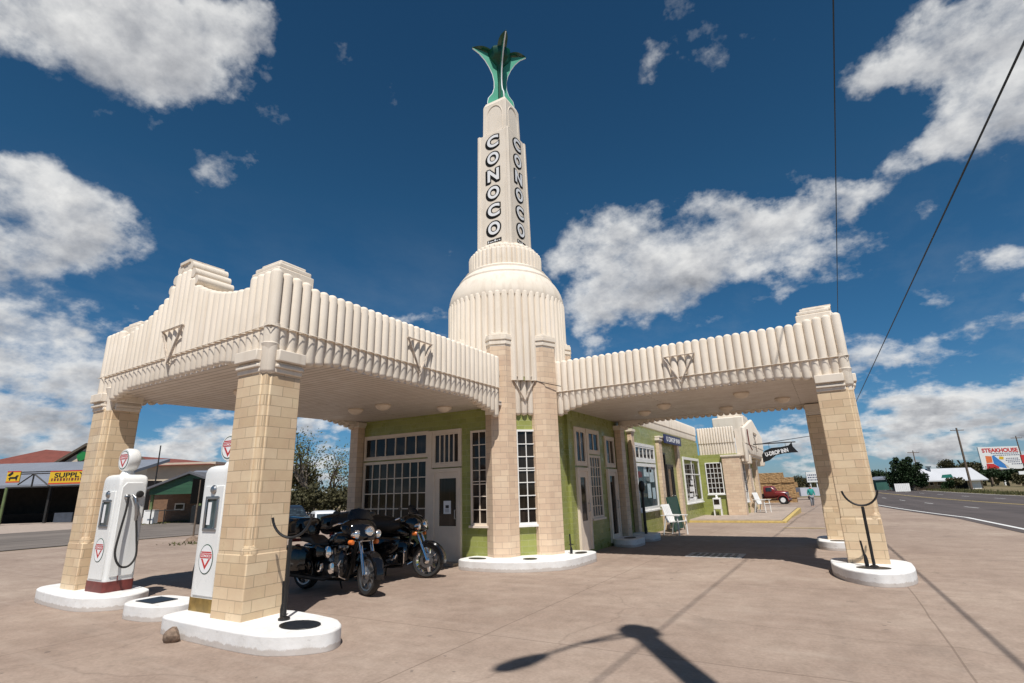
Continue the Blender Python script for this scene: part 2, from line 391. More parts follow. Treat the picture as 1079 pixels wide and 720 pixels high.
def wramp(f,stops):
    r=wn('ShaderNodeValToRGB'); e=r.color_ramp.elements
    while len(e)<len(stops): e.new(.5)
    for i,(p,c) in enumerate(stops):
        e[i].position=p; e[i].color=(c,c,c,1) if isinstance(c,(int,float)) else (*c,1)
    wl(f,r.inputs['Fac']); return r.outputs['Color']
def wmix(f,a,b,bt='MIX'):
    m=wn('ShaderNodeMix',data_type='RGBA',blend_type=bt)
    for v,i in ((f,0),(a,6),(b,7)):
        if isinstance(v,(int,float)): m.inputs[i].default_value=v
        elif isinstance(v,tuple): m.inputs[i].default_value=(*v,1)
        else: wl(v,m.inputs[i])
    return m.outputs[2]
sky=wn('ShaderNodeTexSky',sky_type='NISHITA'); sky.sun_disc=False; sky.sun_elevation=SUN_EL
sky.sun_rotation=math.atan2(SUN_AZ.x,SUN_AZ.y); sky.altitude=700; sky.air_density=1.; sky.dust_density=.3; sky.ozone_density=2.5
tc=wn('ShaderNodeTexCoord'); D=wvm('NORMALIZE',tc.outputs['Generated'])
sep=wn('ShaderNodeSeparateXYZ'); wl(D,sep.inputs[0]); dz=sep.outputs['Z']
zz=wm('MAXIMUM',dz,0.)
skyc=wmix(1.,sky.outputs['Color'],wramp(dz,[(0.,(.52,.74,1.08)),(.10,(.42,.80,1.08)),(.25,(.34,.80,1.03)),(.5,(.33,.80,.97)),(.85,(.25,.62,.79))]),'MULTIPLY')
inv=wm('DIVIDE',1.5,wm('ADD',zz,.62))
P=wn('ShaderNodeVectorMath',operation='SCALE'); wl(D,P.inputs[0]); wl(inv,P.inputs['Scale'])
Pv=P.outputs['Vector']
def cn(vec,scale,detail,rough,lac=2.1):
    n=wn('ShaderNodeTexNoise'); n.inputs['Scale'].default_value=scale; n.inputs['Detail'].default_value=detail; n.inputs['Roughness'].default_value=rough; n.inputs['Lacunarity'].default_value=lac
    wl(vec,n.inputs['Vector']); return n.outputs['Fac']
# slightly warped direction so that the big clouds get ragged outlines
wq=wn('ShaderNodeTexNoise'); wq.inputs['Scale'].default_value=5.; wq.inputs['Detail'].default_value=6.; wq.inputs['Roughness'].default_value=.6; wl(D,wq.inputs['Vector'])
wv=wvm('SUBTRACT',wq.outputs['Color'],(.5,.5,.5)); ws=wn('ShaderNodeVectorMath',operation='SCALE'); wl(wv,ws.inputs[0]); ws.inputs['Scale'].default_value=.16
DW=wvm('ADD',D,ws.outputs['Vector'])
def blob(px,py,rx,ry,tilt=0,wt=1.):
    """one big cloud: direction, half-widths, tilt, weight -> (density, density seen a little higher up)"""
    c=ray(px,py).normalized(); a=(ray(px+30,py).normalized()-c).normalized(); a=(a-c*a.dot(c)).normalized(); b=c.cross(a)
    if b.z<0: b=-b
    sc=1/ray(px,py).length; t=R(tilt); a2=a*math.cos(t)+b*math.sin(t); b2=b*math.cos(t)-a*math.sin(t)
    rx=rx/FPX*sc; ry=ry/FPX*sc
    u=wm('MULTIPLY',wvm('DOT_PRODUCT',DW,a2),1/rx); v=wm('MULTIPLY',wvm('DOT_PRODUCT',DW,b2),1/ry)
    r2=wm('MULTIPLY_ADD',u,u,wm('MULTIPLY',v,v))
    k=wm('MULTIPLY',wm('GREATER_THAN',wvm('DOT_PRODUCT',D,c),.2),wt)
    g=wm('MULTIPLY',wm('EXPONENT',wm('MULTIPLY',r2,-1.)),k)
    return g,wm('MULTIPLY',g,v)
BL=[(40,10,120,50,0,1.),(140,40,90,48,-22,1.),(215,20,75,34,0,.85),(278,28,30,24,0,.5),(175,82,42,26,0,.5),(285,2,26,16,0,.35),
 (-10,225,80,46,0,1.),(50,225,52,36,-25,.8),(15,280,70,30,0,.7),(95,265,38,18,-10,.4),(30,185,40,22,0,.5),
 (10,355,70,22,0,.5),(95,322,80,14,-4,.34),(15,400,90,30,0,.66),(60,448,90,20,0,.7),(110,395,50,16,0,.45),(-170,330,120,220,0,.8),(60,470,60,12,0,.5),
 (650,300,52,48,10,1.),(705,260,66,48,10,.95),(740,232,40,22,0,.55),(785,265,60,26,10,.7),(835,235,60,24,12,.66),(890,215,46,26,18,.62),(620,345,32,24,0,.66),(590,290,22,14,0,.4),(790,322,60,9,24,.48),(855,270,46,14,14,.42),
 (925,205,40,18,30,.42),(958,185,30,15,38,.32),(1050,290,60,16,14,.42),(60,345,130,20,0,.5),(930,85,44,20,6,.85),(985,55,60,36,20,1.),(1050,25,60,50,20,1.),(1060,110,40,36,50,.8),(1010,150,30,20,30,.45),(995,165,20,14,0,.4),(1150,60,90,90,0,1.),
 (682,72,20,20,-45,.62),(672,45,10,10,0,.3),(370,72,14,14,-45,.42),(358,88,10,8,0,.25),(430,336,26,9,10,.5),
 (1000,358,55,16,10,.52),(960,378,40,14,0,.55),(965,425,42,15,0,.75),(1000,410,30,12,0,.45),(935,445,26,10,0,.45),(1045,300,60,20,14,.30),(1050,445,70,18,0,.75),(1000,462,80,13,0,.62),(1075,420,30,16,0,.6),(960,468,40,10,0,.5),
 (235,448,50,16,0,.62),(190,470,60,12,0,.55),(330,452,40,14,0,.55),(800,462,40,14,0,.68),(840,450,24,10,0,.45),(770,478,40,8,0,.5)]
mask=0.; lift=0.
for b in BL: g,h=blob(*b); mask=wm('ADD',mask,g); lift=wm('ADD',lift,h)
lift=wm('DIVIDE',lift,wm('MAXIMUM',mask,.15))
mask=wm('MULTIPLY',wm('MINIMUM',mask,1.0),.86)
hz=wramp(dz,[(.0,.80),(.05,.72),(.12,.58),(.20,.28),(.30,0.)])
Dh=wvm('MULTIPLY',Pv,(1.,1.,3.2))
base=cn(Dh,7.5,6,.55)
det=cn(Pv,5.2,9,.56); det2=cn(Pv,17.,8,.6)
sh=wvm('ADD',Pv,tuple((Vector((0,0,1.))+SUN_AZ*.5)*.05)); detS=cn(sh,5.2,6,.56)
dens=wm('ADD',mask,wm('ADD',wm('MULTIPLY',wm('SUBTRACT',det,.5),2.15),wm('MULTIPLY',wm('SUBTRACT',det2,.5),.62)))
dens=wm('ADD',dens,wm('MULTIPLY',hz,wm('ADD',wm('MULTIPLY',wm('SUBTRACT',base,.5),3.0),.45)))
ex=wm('SUBTRACT',dens,.34)
alpha=wramp(ex,[(0.,0.),(.10,.10),(.28,.46),(.50,.82),(.80,1.)])
wisp=wm('MULTIPLY',wramp(cn(wvm('MULTIPLY',Pv,(1.,.6,2.2)),2.6,8,.62),[(.50,0.),(.8,1.)]),.30)
# puffs lit from above and behind the photographer: bright tops and rims, grey middles and bases
puff=wm('MULTIPLY',wm('SUBTRACT',det,detS),2.3)
fine=wm('MULTIPLY',wm('SUBTRACT',det2,.5),.32)
thick=wramp(ex,[(.30,0.),(.95,1.)])
val=wm('ADD',wm('SUBTRACT',.92,wm('MULTIPLY',thick,.40)),wm('ADD',puff,fine))
val=wm('ADD',val,wm('MULTIPLY',lift,.26))
CB=1./SKY_STRENGTH
cc=wramp(val,[(.02,(.20,.21,.235)),(.30,(.31,.325,.355)),(.62,(.52,.53,.55)),(1.,(.82,.82,.81))])
cs_=wn('ShaderNodeVectorMath',operation='SCALE'); wl(cc,cs_.inputs[0]); cs_.inputs['Scale'].default_value=CB*.92
wcol=wmix(wm('MULTIPLY',wisp,wramp(dz,[(.05,1.),(.25,.5),(.5,.0)])),skyc,tuple(.50*CB*k for k in (.90,.96,1.)))
final=wmix(alpha,wcol,cs_.outputs['Vector'])
wl(final,bg.inputs['Color'])
sun_d=bpy.data.lights.new('sun','SUN'); sun_d.energy=4.9; sun_d.angle=R(.5); sun_d.color=(1.,.96,.905)
sun=bpy.data.objects.new('sun',sun_d); COL.objects.link(sun); sun.rotation_euler=(-SUND).to_track_quat('-Z','Y').to_euler()
SC.view_settings.view_transform='Standard'; SC.view_settings.look='None'; SC.view_settings.exposure=.1; SC.view_settings.gamma=1.; SC.view_settings.use_curve_mapping=False

# ------------------------------------------------------------------ ground
YS=[-1500,-80,-60,-20,0,4,6,8,10,12,14,15.5,17,19]+[17+4*k for k in range(1,46)]+[220,280,360,500,900,2500]
def sheet(name,poly,z,mat):
    """polygon draped over the land: cut into strips along y"""
    bm=bmesh.new(); bm.faces.new([bm.verts.new((x,y,0)) for x,y in poly])
    y0,y1=min(p[1] for p in poly),max(p[1] for p in poly)
    for y in YS:
        if y0<y<y1: bmesh.ops.bisect_plane(bm,geom=bm.verts[:]+bm.edges[:]+bm.faces[:],plane_co=(0,y,0),plane_no=(0,1,0))
    for x in range(-44,-4,2):
        if y0<14<y1: bmesh.ops.bisect_plane(bm,geom=bm.verts[:]+bm.edges[:]+bm.faces[:],plane_co=(x,0,0),plane_no=(1,0,0))
    for v in bm.verts: v.co.z=GZ(v.co.y,v.co.x)+z
    bmesh.ops.recalc_face_normals(bm,faces=bm.faces[:])
    mb=MB(); bm.verts.index_update()
    if bm.faces and sum(f.normal.z for f in bm.faces)<0: bmesh.ops.reverse_faces(bm,faces=bm.faces[:])
    mb.v=[v.co.copy() for v in bm.verts]; mb.f=[tuple(v.index for v in f.verts) for f in bm.faces]; bm.free()
    return tag(mb.build(name,mat,smooth=0),kind='structure')
sheet('ground',[(-1500,-1500),(1500,-1500),(1500,2500),(-1500,2500)],-.03,'dirt')
RD=Vector((-.062,1,0)).normalized(); RN=Vector((RD.y,-RD.x,0)); RO=Vector((11.6,0,0))
def rd(a,s): p=RO+RN*a+RD*s; return (p.x,p.y)
sheet('forecourt',[(-20,-60),(15,-60)]+[rd(.05,s) for s in (-40,0,40,80)]+[(-3,80),(-20,30)],-.004,'conc')
sheet('road',[rd(-.1,-80),rd(17.5,-80),rd(17.5,400),rd(-.1,400)],.004,'asphalt')
def strip(a0,a1,s0,s1,mat,name,z=.010): return sheet(name,[rd(a0,s0),rd(a1,s0),rd(a1,s1),rd(a0,s1)],z,mat)
strip(.25,.40,-60,250,'white','road_edge_line'); strip(17.0,17.15,-60,250,'white','road_edge_line')
strip(8.35,8.47,-60,250,'yellow','road_centre_line'); strip(8.60,8.72,-60,250,'yellow','road_centre_line')
for s in range(-40,220,12):
    strip(4.3,4.42,s,s+3.2,'white','lane_dash'); strip(12.7,12.82,s+2,s+5.2,'white','lane_dash')
sheet('side_street',[(-36,-70),(-20.5,-70),(-20.5,120),(-36,120)],-.006,'asphalt2')
sheet('store_lot',[(-75,-40),(-36.0,-40),(-36.0,40),(-75,40)],-.010,'walk')
# raised walk in front of the shops with its yellow kerb
tag(MB().box(.4,13.5,-.6,4.35,25.5,.12).build('sidewalk','walk',bevel=.01),kind='structure')
tag(MB().prism([(.4,13.33),(4.52,13.33),(4.52,25.5),(4.352,25.5),(4.352,13.498),(.4,13.498)],-.6,.07).build('yellow_kerb','yellow',bevel=.01),kind='structure')
sheet('parking_line',[(2.4,26.4),(3.9,26.4),(3.9,26.6),(2.4,26.6)],.006,'white')
sheet('parking_line',[(4.6,10.6),(5.9,10.6),(5.9,10.75),(4.6,10.75)],.006,'yellow')

# ------------------------------------------------------------------ the filling station
C0=Vector((-.82,.39,0))
gs=thing('gas_station','cream art deco filling station with fluted tower, two drive-through canopies and green brick walls','gas station',(C0.x,C0.y,0))
def part(mb,name,mat,parent=gs,label=None,**k):
    o=mb.build(name,mat,parent,**k)
    if label: o['label']=label
    return o
def dome_tube(mb,c,r,z0,z1,n=12,bottom=0,top=1):
    prof=[]
    if bottom: prof+=[(r*math.sin(a),z0+bottom*r*(1-math.cos(a))) for a in (0.05,.5,1.05,PI/2)]
    else: prof+=[(r*.98,z0)]
    if top: prof+=[(r*math.cos(a),z1-r*top+r*top*math.sin(a)) for a in (0,.45,.9,1.3,1.54)]
    else: prof+=[(r,z1)]
    mb.lathe(prof,(c.x,c.y,0),n=n)
def fascia(p0,p1,nrm,ztop,zbot,zr,pitch=.172,name='fascia',thick=.26,mat='stucco',setback=.028,trim_a=True,trim_b=True):
    p0=Vector((*p0,0)); p1=Vector((*p1,0)); nrm=Vector((*nrm,0)); L=(p1-p0).length; d=(p1-p0).normalized(); n=max(1,round(L/pitch)); pt=L/n; r=pt/2*.995
    mb=MB()
    for i in range(n):
        s=(i+.5)*pt; u=s/L; c=p0+d*s-nrm*r
        zt=ztop(s,L); zb=zbot(s,L)
        dome_tube(mb,c,r,zr,zt,12,0,.8)
        dome_tube(mb,c-nrm*setback,r*.97,zb,zr+.05,12,.75,0)
        sa=max(i*pt,pt*.62) if trim_a else i*pt; sb=min((i+1)*pt,L-pt*.62) if trim_b else (i+1)*pt
        q=p0+d*sa-nrm*(r)
        mb.obox(q+V(0,0,zb+.07),d*(sb-sa),-nrm*thick,V(0,0,zt-.11-zb-.07))
    return mb
def arch(s,L,end=3.27,mid=3.58,steps=7,pt=.172):
    k=min(s,L-s)/pt
    return end+(mid-end)*min(1.,(int(k)/steps)**.6) if k<steps else mid
def flat_top(z): return lambda s,L: z
ZR=3.955; ZT=4.74
# left canopy corners
A=(0.,-1.35); B=(0.,-7.46); Cc=(-5.62,-7.2); Dd=(-5.0,-1.1)
def corner_top(lo,hi,which='both',w=.62):
    def f(s,L):
        z=lo
        if which in('both','start') and s<w: z=hi-.05*(s/w)
        if which in('both','end') and s>L-w: z=hi-.05*((L-s)/w)
        return z
    return f
def gable(s,L):
    u=abs(s-L/2); 
    if min(s,L-s)<.62: return 4.84
    if u<.24: return 5.50
    if u<.44: return 5.30
    t=max(0.,(L/2-.62-u)/(L/2-.62-.44)); return 4.70+.46*t**2.0
cn1=part(fascia(B,A,(1,0),corner_top(ZT,4.84,'start'),arch,ZR),'canopy_fascia','stucco')
dF=(Vector((*B,0))-Vector((*Cc,0))).normalized(); nF=(dF.y,-dF.x)
cn2=part(fascia(Cc,B,nF,gable,arch,ZR,.172),'canopy_fascia','stucco')
dL=(Vector((*Cc,0))-Vector((*Dd,0))).normalized(); nL=(dL.y,-dL.x)
cn3=part(fascia(Dd,Cc,nL,corner_top(ZT,4.84,'end'),arch,ZR),'canopy_fascia','stucco')
# right canopy
A2=(.75,0.); B2=(7.05,0.); C2=(7.05,4.95); D2=(.66,4.95)
cr1=part(fascia(A2,B2,(0,-1),corner_top(ZT+.02,4.86,'end'),lambda s,L:arch(s,L,3.36,3.64),ZR),'canopy_fascia','stucco')
cr2=part(fascia(B2,C2,(1,0),gable,lambda s,L:arch(s,L,3.36,3.64),ZR),'canopy_fascia','stucco')
cr3=part(fascia(C2,D2,(0,1),corner_top(ZT,4.84,'start'),lambda s,L:arch(s,L,3.30,3.56),ZR),'canopy_fascia','stucco')
# corner filler columns so that the corners close
for (x,y) in ((B[0]-.1,B[1]+.1),(Cc[0]+.1,Cc[1]+.1),(B2[0]-.1,B2[1]+.1),(C2[0]-.1,C2[1]-.1)):
    pass
# corner blocks with stepped tops
def corner_block(cx,cy,parent):
    mb=MB()
    for w,z0,z1 in ((.64,4.55,4.93),(.58,4.93,5.01),(.46,5.01,5.08)): mb.box(cx-w/2,cy-w/2,z0,cx+w/2,cy+w/2,z1)
    part(mb,'corner_block','stucco',parent,bevel=.02)
corner_block(B[0]-.46,B[1]+.46,cn1); corner_block(Cc[0]+.48,Cc[1]+.48,cn2); corner_block(B2[0]-.46,B2[1]+.46,cr1); corner_block(C2[0]-.46,C2[1]-.46,cr2)
# gable crests: rounded slabs stacked behind the fluting
def crest(mid,d,nrm,parent,z=5.18):
    mid=Vector((*mid,0)); d=Vector((d[0],d[1],0)).normalized(); nrm=Vector((*nrm,0)); mb=MB()
    for wdt,zz,r in ((.42,z+.06,.085),(.30,z+.22,.085),(.17,z+.38,.09)):
        for sgn in (-1,1):
            a=mid+d*sgn*(wdt)-nrm*.04; mb.tube([a+V(0,0,zz),a-nrm*.62+V(0,0,zz)],r,12)
        mb.obox(mid-d*wdt-nrm*.05+V(0,0,zz-r*.98),d*2*wdt,-nrm*.55,V(0,0,2*r*.98))
    mb.obox(mid-d*.17-nrm*.02+V(0,0,z+.455),d*.34,-nrm*.6,V(0,0,.05))
    part(mb,'gable_crest','stucco',parent)
crest(((B[0]+Cc[0])/2,(B[1]+Cc[1])/2),(dF.x,dF.y),nF,cn2); crest((7.05,2.475),(0,1),(1,0),cr2)
# roofs and ceilings
part(MB().prism([(-.12,-7.3),(-5.4,-7.05),(-4.95,-1.2),(-.12,-1.2)],4.30,4.42),'canopy_roof','stucco')
part(MB().prism([(-.10,-7.36),(-5.5,-7.1),(-4.9,-1.0),(-.10,-1.0)],3.575,3.68),'canopy_ceiling','ceil')
part(MB().prism([(.6,.1),(6.95,.1),(6.95,4.85),(.6,4.85)],4.30,4.42),'canopy_roof','stucco')
part(MB().prism([(.6,.1),(6.95,.1),(6.95,4.85),(.6,4.85)],3.645,3.75),'canopy_ceiling','ceil')
for (x,y,z) in ((-3.04,-2.98,3.575),(-2.1,-3.05,3.575),(-1.25,-1.9,3.575),(-2.9,-5.9,3.575),(2.95,1.9,3.645),(2.15,2.86,3.645),(5.65,2.85,3.645),(4.9,1.3,3.645),(4.2,3.6,3.645)):
    part(MB().lathe([(.17,0),(.18,-.03),(.155,-.07),(.10,-.11),(.03,-.13),(.001,-.132)],(x,y,z-.002),n=20),'ceiling_light','trim')
# neon tube running along the scallops, triangles
def neon(pts,parent): part(MB().tube(pts,.006,6),'neon_tube','stucco',parent)
for P0,P1,n,par in ((B,A,(1,0),cn1),(Cc,B,nF,cn2),(A2,B2,(0,-1),cr1),(B2,C2,(1,0),cr2)):
    o=Vector((n[0],n[1],0))*.005; neon([V(P0[0],P0[1],ZR)+o,V(P1[0],P1[1],ZR)+o],par)
def triangle(mid,d,n,parent,w=.68,z0=3.83,z1=4.43):
    mid=Vector((mid[0],mid[1],0)); d=Vector((d[0],d[1],0)).normalized(); n=Vector((n[0],n[1],0))
    a=mid-d*w/2+V(0,0,z1)+n*.026; b=mid+d*w/2+V(0,0,z1)+n*.026; c=mid+V(0,0,z0)+n*.026
    t=.024; mb=MB()
    for p,q in ((a,b),(b,c),(c,a)):
        ax=(q-p).normalized(); s=ax.cross(n).normalized()
        mb.obox(p-s*t/2-n*.02-ax*.02,q-p+ax*.04,s*t,n*.022)
        mb.tube([p+n*.014,q+n*.014],.008,6)
    for p in (a,b,c,(a+b)/2,(b+c)/2,(c+a)/2): mb.tube([p-n*.05,p+n*.02],.012,6)
    part(mb,'triangle_emblem',vary('weathered_emblem_trim',(.56,.48,.40),.6,.35,14),parent)
triangle((0,-4.3),(0,1),(1,0),cn1); triangle((3.86,0),(1,0),(0,-1),cr1)
mF=(Vector((*B,0))+Vector((*Cc,0)))/2; triangle((mF.x,mF.y),(dF.x,dF.y),nF,cn2); triangle((7.05,2.47),(0,1),(1,0),cr2)

# canopy pillars
def pillar(x0,y0,x1,y1,corner=(1,-1),zb=.2,label=None):
    """glazed-block pillar; corner tells which vertical edge carries the rounded fillet"""
    g=.085; mb=MB(); sx,sy=corner
    X=x1 if sx>0 else x0; Y=y0 if sy<0 else y1
    ox=x0 if sx>0 else x1; oy=y1 if sy<0 else y0
    zk=1.02
    mb.box(x0-.007,y0-.007,zb-.02,x1+.007,y1+.007,zk-.06)
    mb.prism([(ox,oy),(X,oy),(X,Y-sy*g),(X-sx*g,Y-sy*g),(X-sx*g,Y),(ox,Y)],zk-.2,3.34)
    o=part(mb,'pillar','tan',label=label,bevel=.016)
    m2=MB(); cx,cy=X-sx*g*.9,Y-sy*g*.9
    m2.lathe([(.062,zk-.06),(.062,3.5)],(cx,cy,0),n=14)
    m2.lathe([(.105,zk-.075),(.11,zk-.01),(.09,zk+.035),(.05,zk+.05)],(X-sx*.095,Y-sy*.095,0),n=14)
    part(m2,'corner_fillet','tan',o)
    m3=MB()
    for e,z0,z1 in ((.02,3.30,3.37),(.055,3.37,3.42),(.02,3.42,3.46),(.085,3.46,3.62),):
        # one moulding on each outer face, leaving the corner free
        m3.prism([(ox,oy),(X+sx*e,oy),(X+sx*e,Y-sy*(g*1.5)),(X-sx*g*1.2,Y-sy*g*1.2),(X-sx*g*1.5,Y+sy*e),(ox,Y+sy*e)],z0,z1)
    m3.lathe([(.062,3.28),(.066,3.48),(.085,3.60),(.12,3.72)],(cx,cy,0),n=14)
    m3.box(min(x0,x1)+.02,y0+.15,3.60,x1-.15,y1-.15,3.9)
    part(m3,'capital','stucco',o,bevel=.012)
    return o
pillar(-.655,-7.43,-.03,-6.86)
pillar(-5.62,-7.18,-5.07,-6.62)
pillar(6.40,.03,7.02,.60,(1,-1)); pillar(6.06,4.36,6.68,4.92,(1,1))
# pilasters where the canopies meet the walls
def pilaster(x0,y0,x1,y1,z1=3.5,mat='pink',zb=0.):
    o=part(MB().box(x0,y0,zb,x1,y1,z1-.14),'pilaster',mat,bevel=.01)
    m=MB()
    for e,a,b in ((.02,.14,.09),(.05,.09,.0)): m.box(x0-e,y0-e,z1-a,x1+e,y1+e,z1-b)
    part(m,'capital','stucco',o,bevel=.008); return o
pilaster(-4.95,-1.34,-4.66,-1.08,3.56)
pilaster(.655,4.42,.86,4.78,3.5); pilaster(.655,5.68,.80,5.98,3.5)

# ---- walls
WY=-1.08; WX=.64
part(MB().box(-4.95,WY,0,-.42,WY+.3,4.35),'wall','green')
part(MB().box(WX-.3,.9,0,WX,17.0,3.70),'wall','green')
part(MB().box(-12,17.0,0,WX-.3,17.3,4.3).box(-4.94,WY+.3,0,-4.75,17.0,4.3).box(-4.75,WY+.3,4.2,.3,17,4.3),'wall','green',label='rear and roof walls of the station')
# fluted parapet above the shop walls
part(fascia((WX+.03,5.0),(WX+.03,16.98),(1,0),flat_top(4.50),flat_top(3.72),4.05,.2,thick=.2,setback=.03),'parapet','stucco')
# ---- windows and doors
def frame_box(mb,o,X,Z,N,u0,v0,u1,v1,t=.05,d=.05,proud=.03):
    for a,b,c,e in ((u0,v0,u1,v0+t),(u0,v1-t,u1,v1),(u0,v0+t,u0+t,v1-t),(u1-t,v0+t,u1,v1-t)):
        mb.obox(o+X*a+Z*b-N*(d-proud),X*(c-a),Z*(e-b),N*d)
def window(o,X,N,u0,v0,u1,v1,cols,rows,frame=.07,bar=.022,parent=gs,glass='glass',mat='trim',sill=True,extra=None,name='window'):
    """framed, barred window on the wall plane o + X u + Z v (N outward); glass set back 6 cm behind the frame face"""
    o=Vector(o); X=Vector(X); N=Vector(N); Z=V(0,0,1)
    fm=MB(); frame_box(fm,o,X,Z,N,u0,v0,u1,v1,frame,.10,.045)
    w=part(fm,name,mat,parent)
    part(MB().obox(o+X*(u0+frame*.9)+Z*(v0+frame*.9)+N*.004,X*(u1-u0-1.8*frame),Z*(v1-v0-1.8*frame),N*.006),'pane',glass,w)
    b=MB(); iw=u1-u0-2*frame; ih=v1-v0-2*frame
    for i in range(1,cols):
        x=u0+frame+iw*i/cols; b.obox(o+X*(x-bar/2)+Z*(v0+frame)+N*.010,X*bar,Z*ih,N*.024)
    rr=rows if isinstance(rows,(list,tuple)) else [k/rows for k in range(1,rows)]
    for t in rr:
        z=v0+frame+ih*t; b.obox(o+X*(u0+frame)+Z*(z-bar/2)+N*.010,X*iw,Z*bar,N*.028)
    if b.v and len(rr)==0:
        for z in (v0+frame+.004,v1-frame-bar-.004): b.obox(o+X*(u0+frame)+Z*z+N*.010,X*iw,Z*bar,N*.028)
    if b.v: part(b,'glazing_bars',mat,w)
    if sill: part(MB().obox(o+X*(u0-.03)+Z*(v0-.05)+N*.002,X*(u1-u0+.06),Z*.05,N*.09),'sill',mat,w)
    return w
def door(o,X,N,u0,v0,u1,v1,gx0,gz0,gx1,gz1,parent=gs,notice=None,mat='trim',handle=True):
    o=Vector(o); X=Vector(X); N=Vector(N); Z=V(0,0,1); t=.09
    lf=MB()
    lf.obox(o+X*u0+Z*v0+N*.004,X*(gx0-u0),Z*(v1-v0),N*.04).obox(o+X*gx1+Z*v0+N*.004,X*(u1-gx1),Z*(v1-v0),N*.04)
    lf.obox(o+X*gx0+Z*v0+N*.004,X*(gx1-gx0),Z*(gz0-v0),N*.04).obox(o+X*gx0+Z*gz1+N*.004,X*(gx1-gx0),Z*(v1-gz1),N*.04)
    d=part(lf,'door',mat,parent)
    part(MB().obox(o+X*gx0+Z*gz0+N*.012,X*(gx1-gx0),Z*(gz1-gz0),N*.006),'pane','glass',d)
    fr=MB()
    fr.obox(o+X*(u0-t)+Z*v0+N*.002,X*(t-.002),Z*(v1-v0+t),N*.07).obox(o+X*(u1+.002)+Z*v0+N*.002,X*(t-.002),Z*(v1-v0+t),N*.07).obox(o+X*(u0)+Z*(v1+.002)+N*.002,X*(u1-u0),Z*(t-.004),N*.07)
    part(fr,'door_frame',mat,d)
    if handle:
        part(MB().tube([o+X*(u1-.06)+Z*(v0+.95)+N*.05,o+X*(u1-.06)+Z*(v0+.95)+N*.10,o+X*(u1-.06)+Z*(v0+1.15)+N*.10,o+X*(u1-.06)+Z*(v0+1.15)+N*.05],.012,8),'handle','steel',d)
    if notice:
        a,b,c,e=notice
        n=MB().obox(o+X*a+Z*b+N*.020,X*(c-a),Z*(e-b),N*.003); nn=part(n,'notice','letter',d)
        m=MB(); m.obox(o+X*(a+.06)+Z*(b+.13)+N*.0235,X*(c-a-.12),Z*.07,N*.001)
        for k in range(3): m.obox(o+X*(a+.05)+Z*(b+.04+.025*k)+N*.0235,X*(c-a-.1),Z*.008,N*.001)
        part(m,'notice_print','black',nn)
    return d
LW=V(0,WY,0); X_=V(1,0,0); NY=V(0,-1,0); NX=V(1,0,0); Yv=V(0,1,0)
# left wall under the canopy: big barred window, door with transom, narrow window
bw=window(LW,X_,NY,-4.62,.80,-2.36,2.46,8,4,.07,.024)
window(LW,X_,NY,-4.62,2.50,-2.36,3.16,6,1,.07,.024,sill=False)
door(LW,X_,NY,-2.14,.06,-1.42,2.10,-2.00,.84,-1.48,1.95,notice=(-1.87,1.12,-1.65,1.42))
window(LW,X_,NY,-2.23,2.22,-1.33,3.14,5,1,.09,.03,sill=False)
part(MB().box(-2.26,WY-.4,0,-1.3,WY+.01,.06),'door_step','walk')
part(MB().box(-2.36,WY-.055,.4,-2.235,WY+.01,3.14),'mullion','trim')
window(LW,X_,NY,-1.05,.86,-.56,3.05,2,[1/7,2/7,3/7-.01,3/7+.02,4/7,5/7,6/7],.05,.02)
# right wall under its canopy
RW=V(WX,0,0)
door(RW,Yv,NX,1.32,.08,1.92,2.06,1.44,.80,1.80,1.90)
window(RW,Yv,NX,1.25,2.20,1.98,3.22,2,1,.09,.03,sill=False)
part(MB().box(WX-.01,2.012,.84,WX+.055,2.118,3.22),'mullion','trim')
window(RW,Yv,NX,2.12,.82,2.98,2.50,4,6,.06,.02,glass='glass2')
window(RW,Yv,NX,2.12,2.54,2.98,3.22,2,1,.08,.03,sill=False)
door(RW,Yv,NX,3.55,.08,4.18,2.06,3.65,.3,4.08,1.95)
window(RW,Yv,NX,3.47,2.20,4.26,3.12,2,1,.09,.03,sill=False)
# shop fronts further along
sw=window(RW,Yv,NX,6.30,.80,8.75,2.40,1,1,.11,.03,glass='glass2',mat='white'); window(RW,Yv,NX,6.30,2.44,8.75,3.10,5,1,.10,.05,glass='glass',mat='white',sill=False)
for k,(y,z,hh,ww) in enumerate(((7.5,1.2,.5,.4),(7.9,1.75,.45,.5),(7.2,1.95,.4,.6),(8.1,1.15,.4,.35),(7.55,2.1,.2,.6))):
    part(MB().box(WX+.012,y,z,WX+.016,y+ww,z+hh),'window_poster',vary('pale_blue_poster',(.42,.52,.55),.5,.2,5),sw)
s2=window(RW,Yv,NX,13.35,.80,17.0-.25,2.86,2,[.64],.12,.05,glass='glass',mat='white')
for k,(y,z,hh,ww) in enumerate(((14.0,1.0,.22,.7),(14.2,1.3,.22,.9),(14.5,1.6,.2,.5),(14.8,1.85,.25,.35),(13.9,.93,.12,1.6))):
    part(MB().box(WX+.012,y,z,WX+.016,y+ww,z+hh),'window_poster','letter',s2)
door(RW,Yv,NX,10.35,.05,11.2,2.35,10.5,.25,11.05,2.25,mat='black')
window(RW,Yv,NX,9.75,.08,10.25,2.9,1,1,.08,.03,mat='black',sill=False)
for y in (9.15,12.05): pilaster(WX-.01,y,WX+.13,y+.42,3.42)
part(MB().box(WX+.0,9.1,3.43,WX+.20,12.6,3.50),'entrance_ledge','stucco',bevel=.01)
sg=part(MB().box(WX+.24,9.5,3.24,WX+.30,12.2,3.60),'shop_sign','bluesign',bevel=.01)
part(text_mb('U DROP INN',.2,V(WX+.303,10.85,3.42),Yv,V(0,0,1),NX,.004,.004,fit=(2.2,.2)),'lettering','letter',sg)
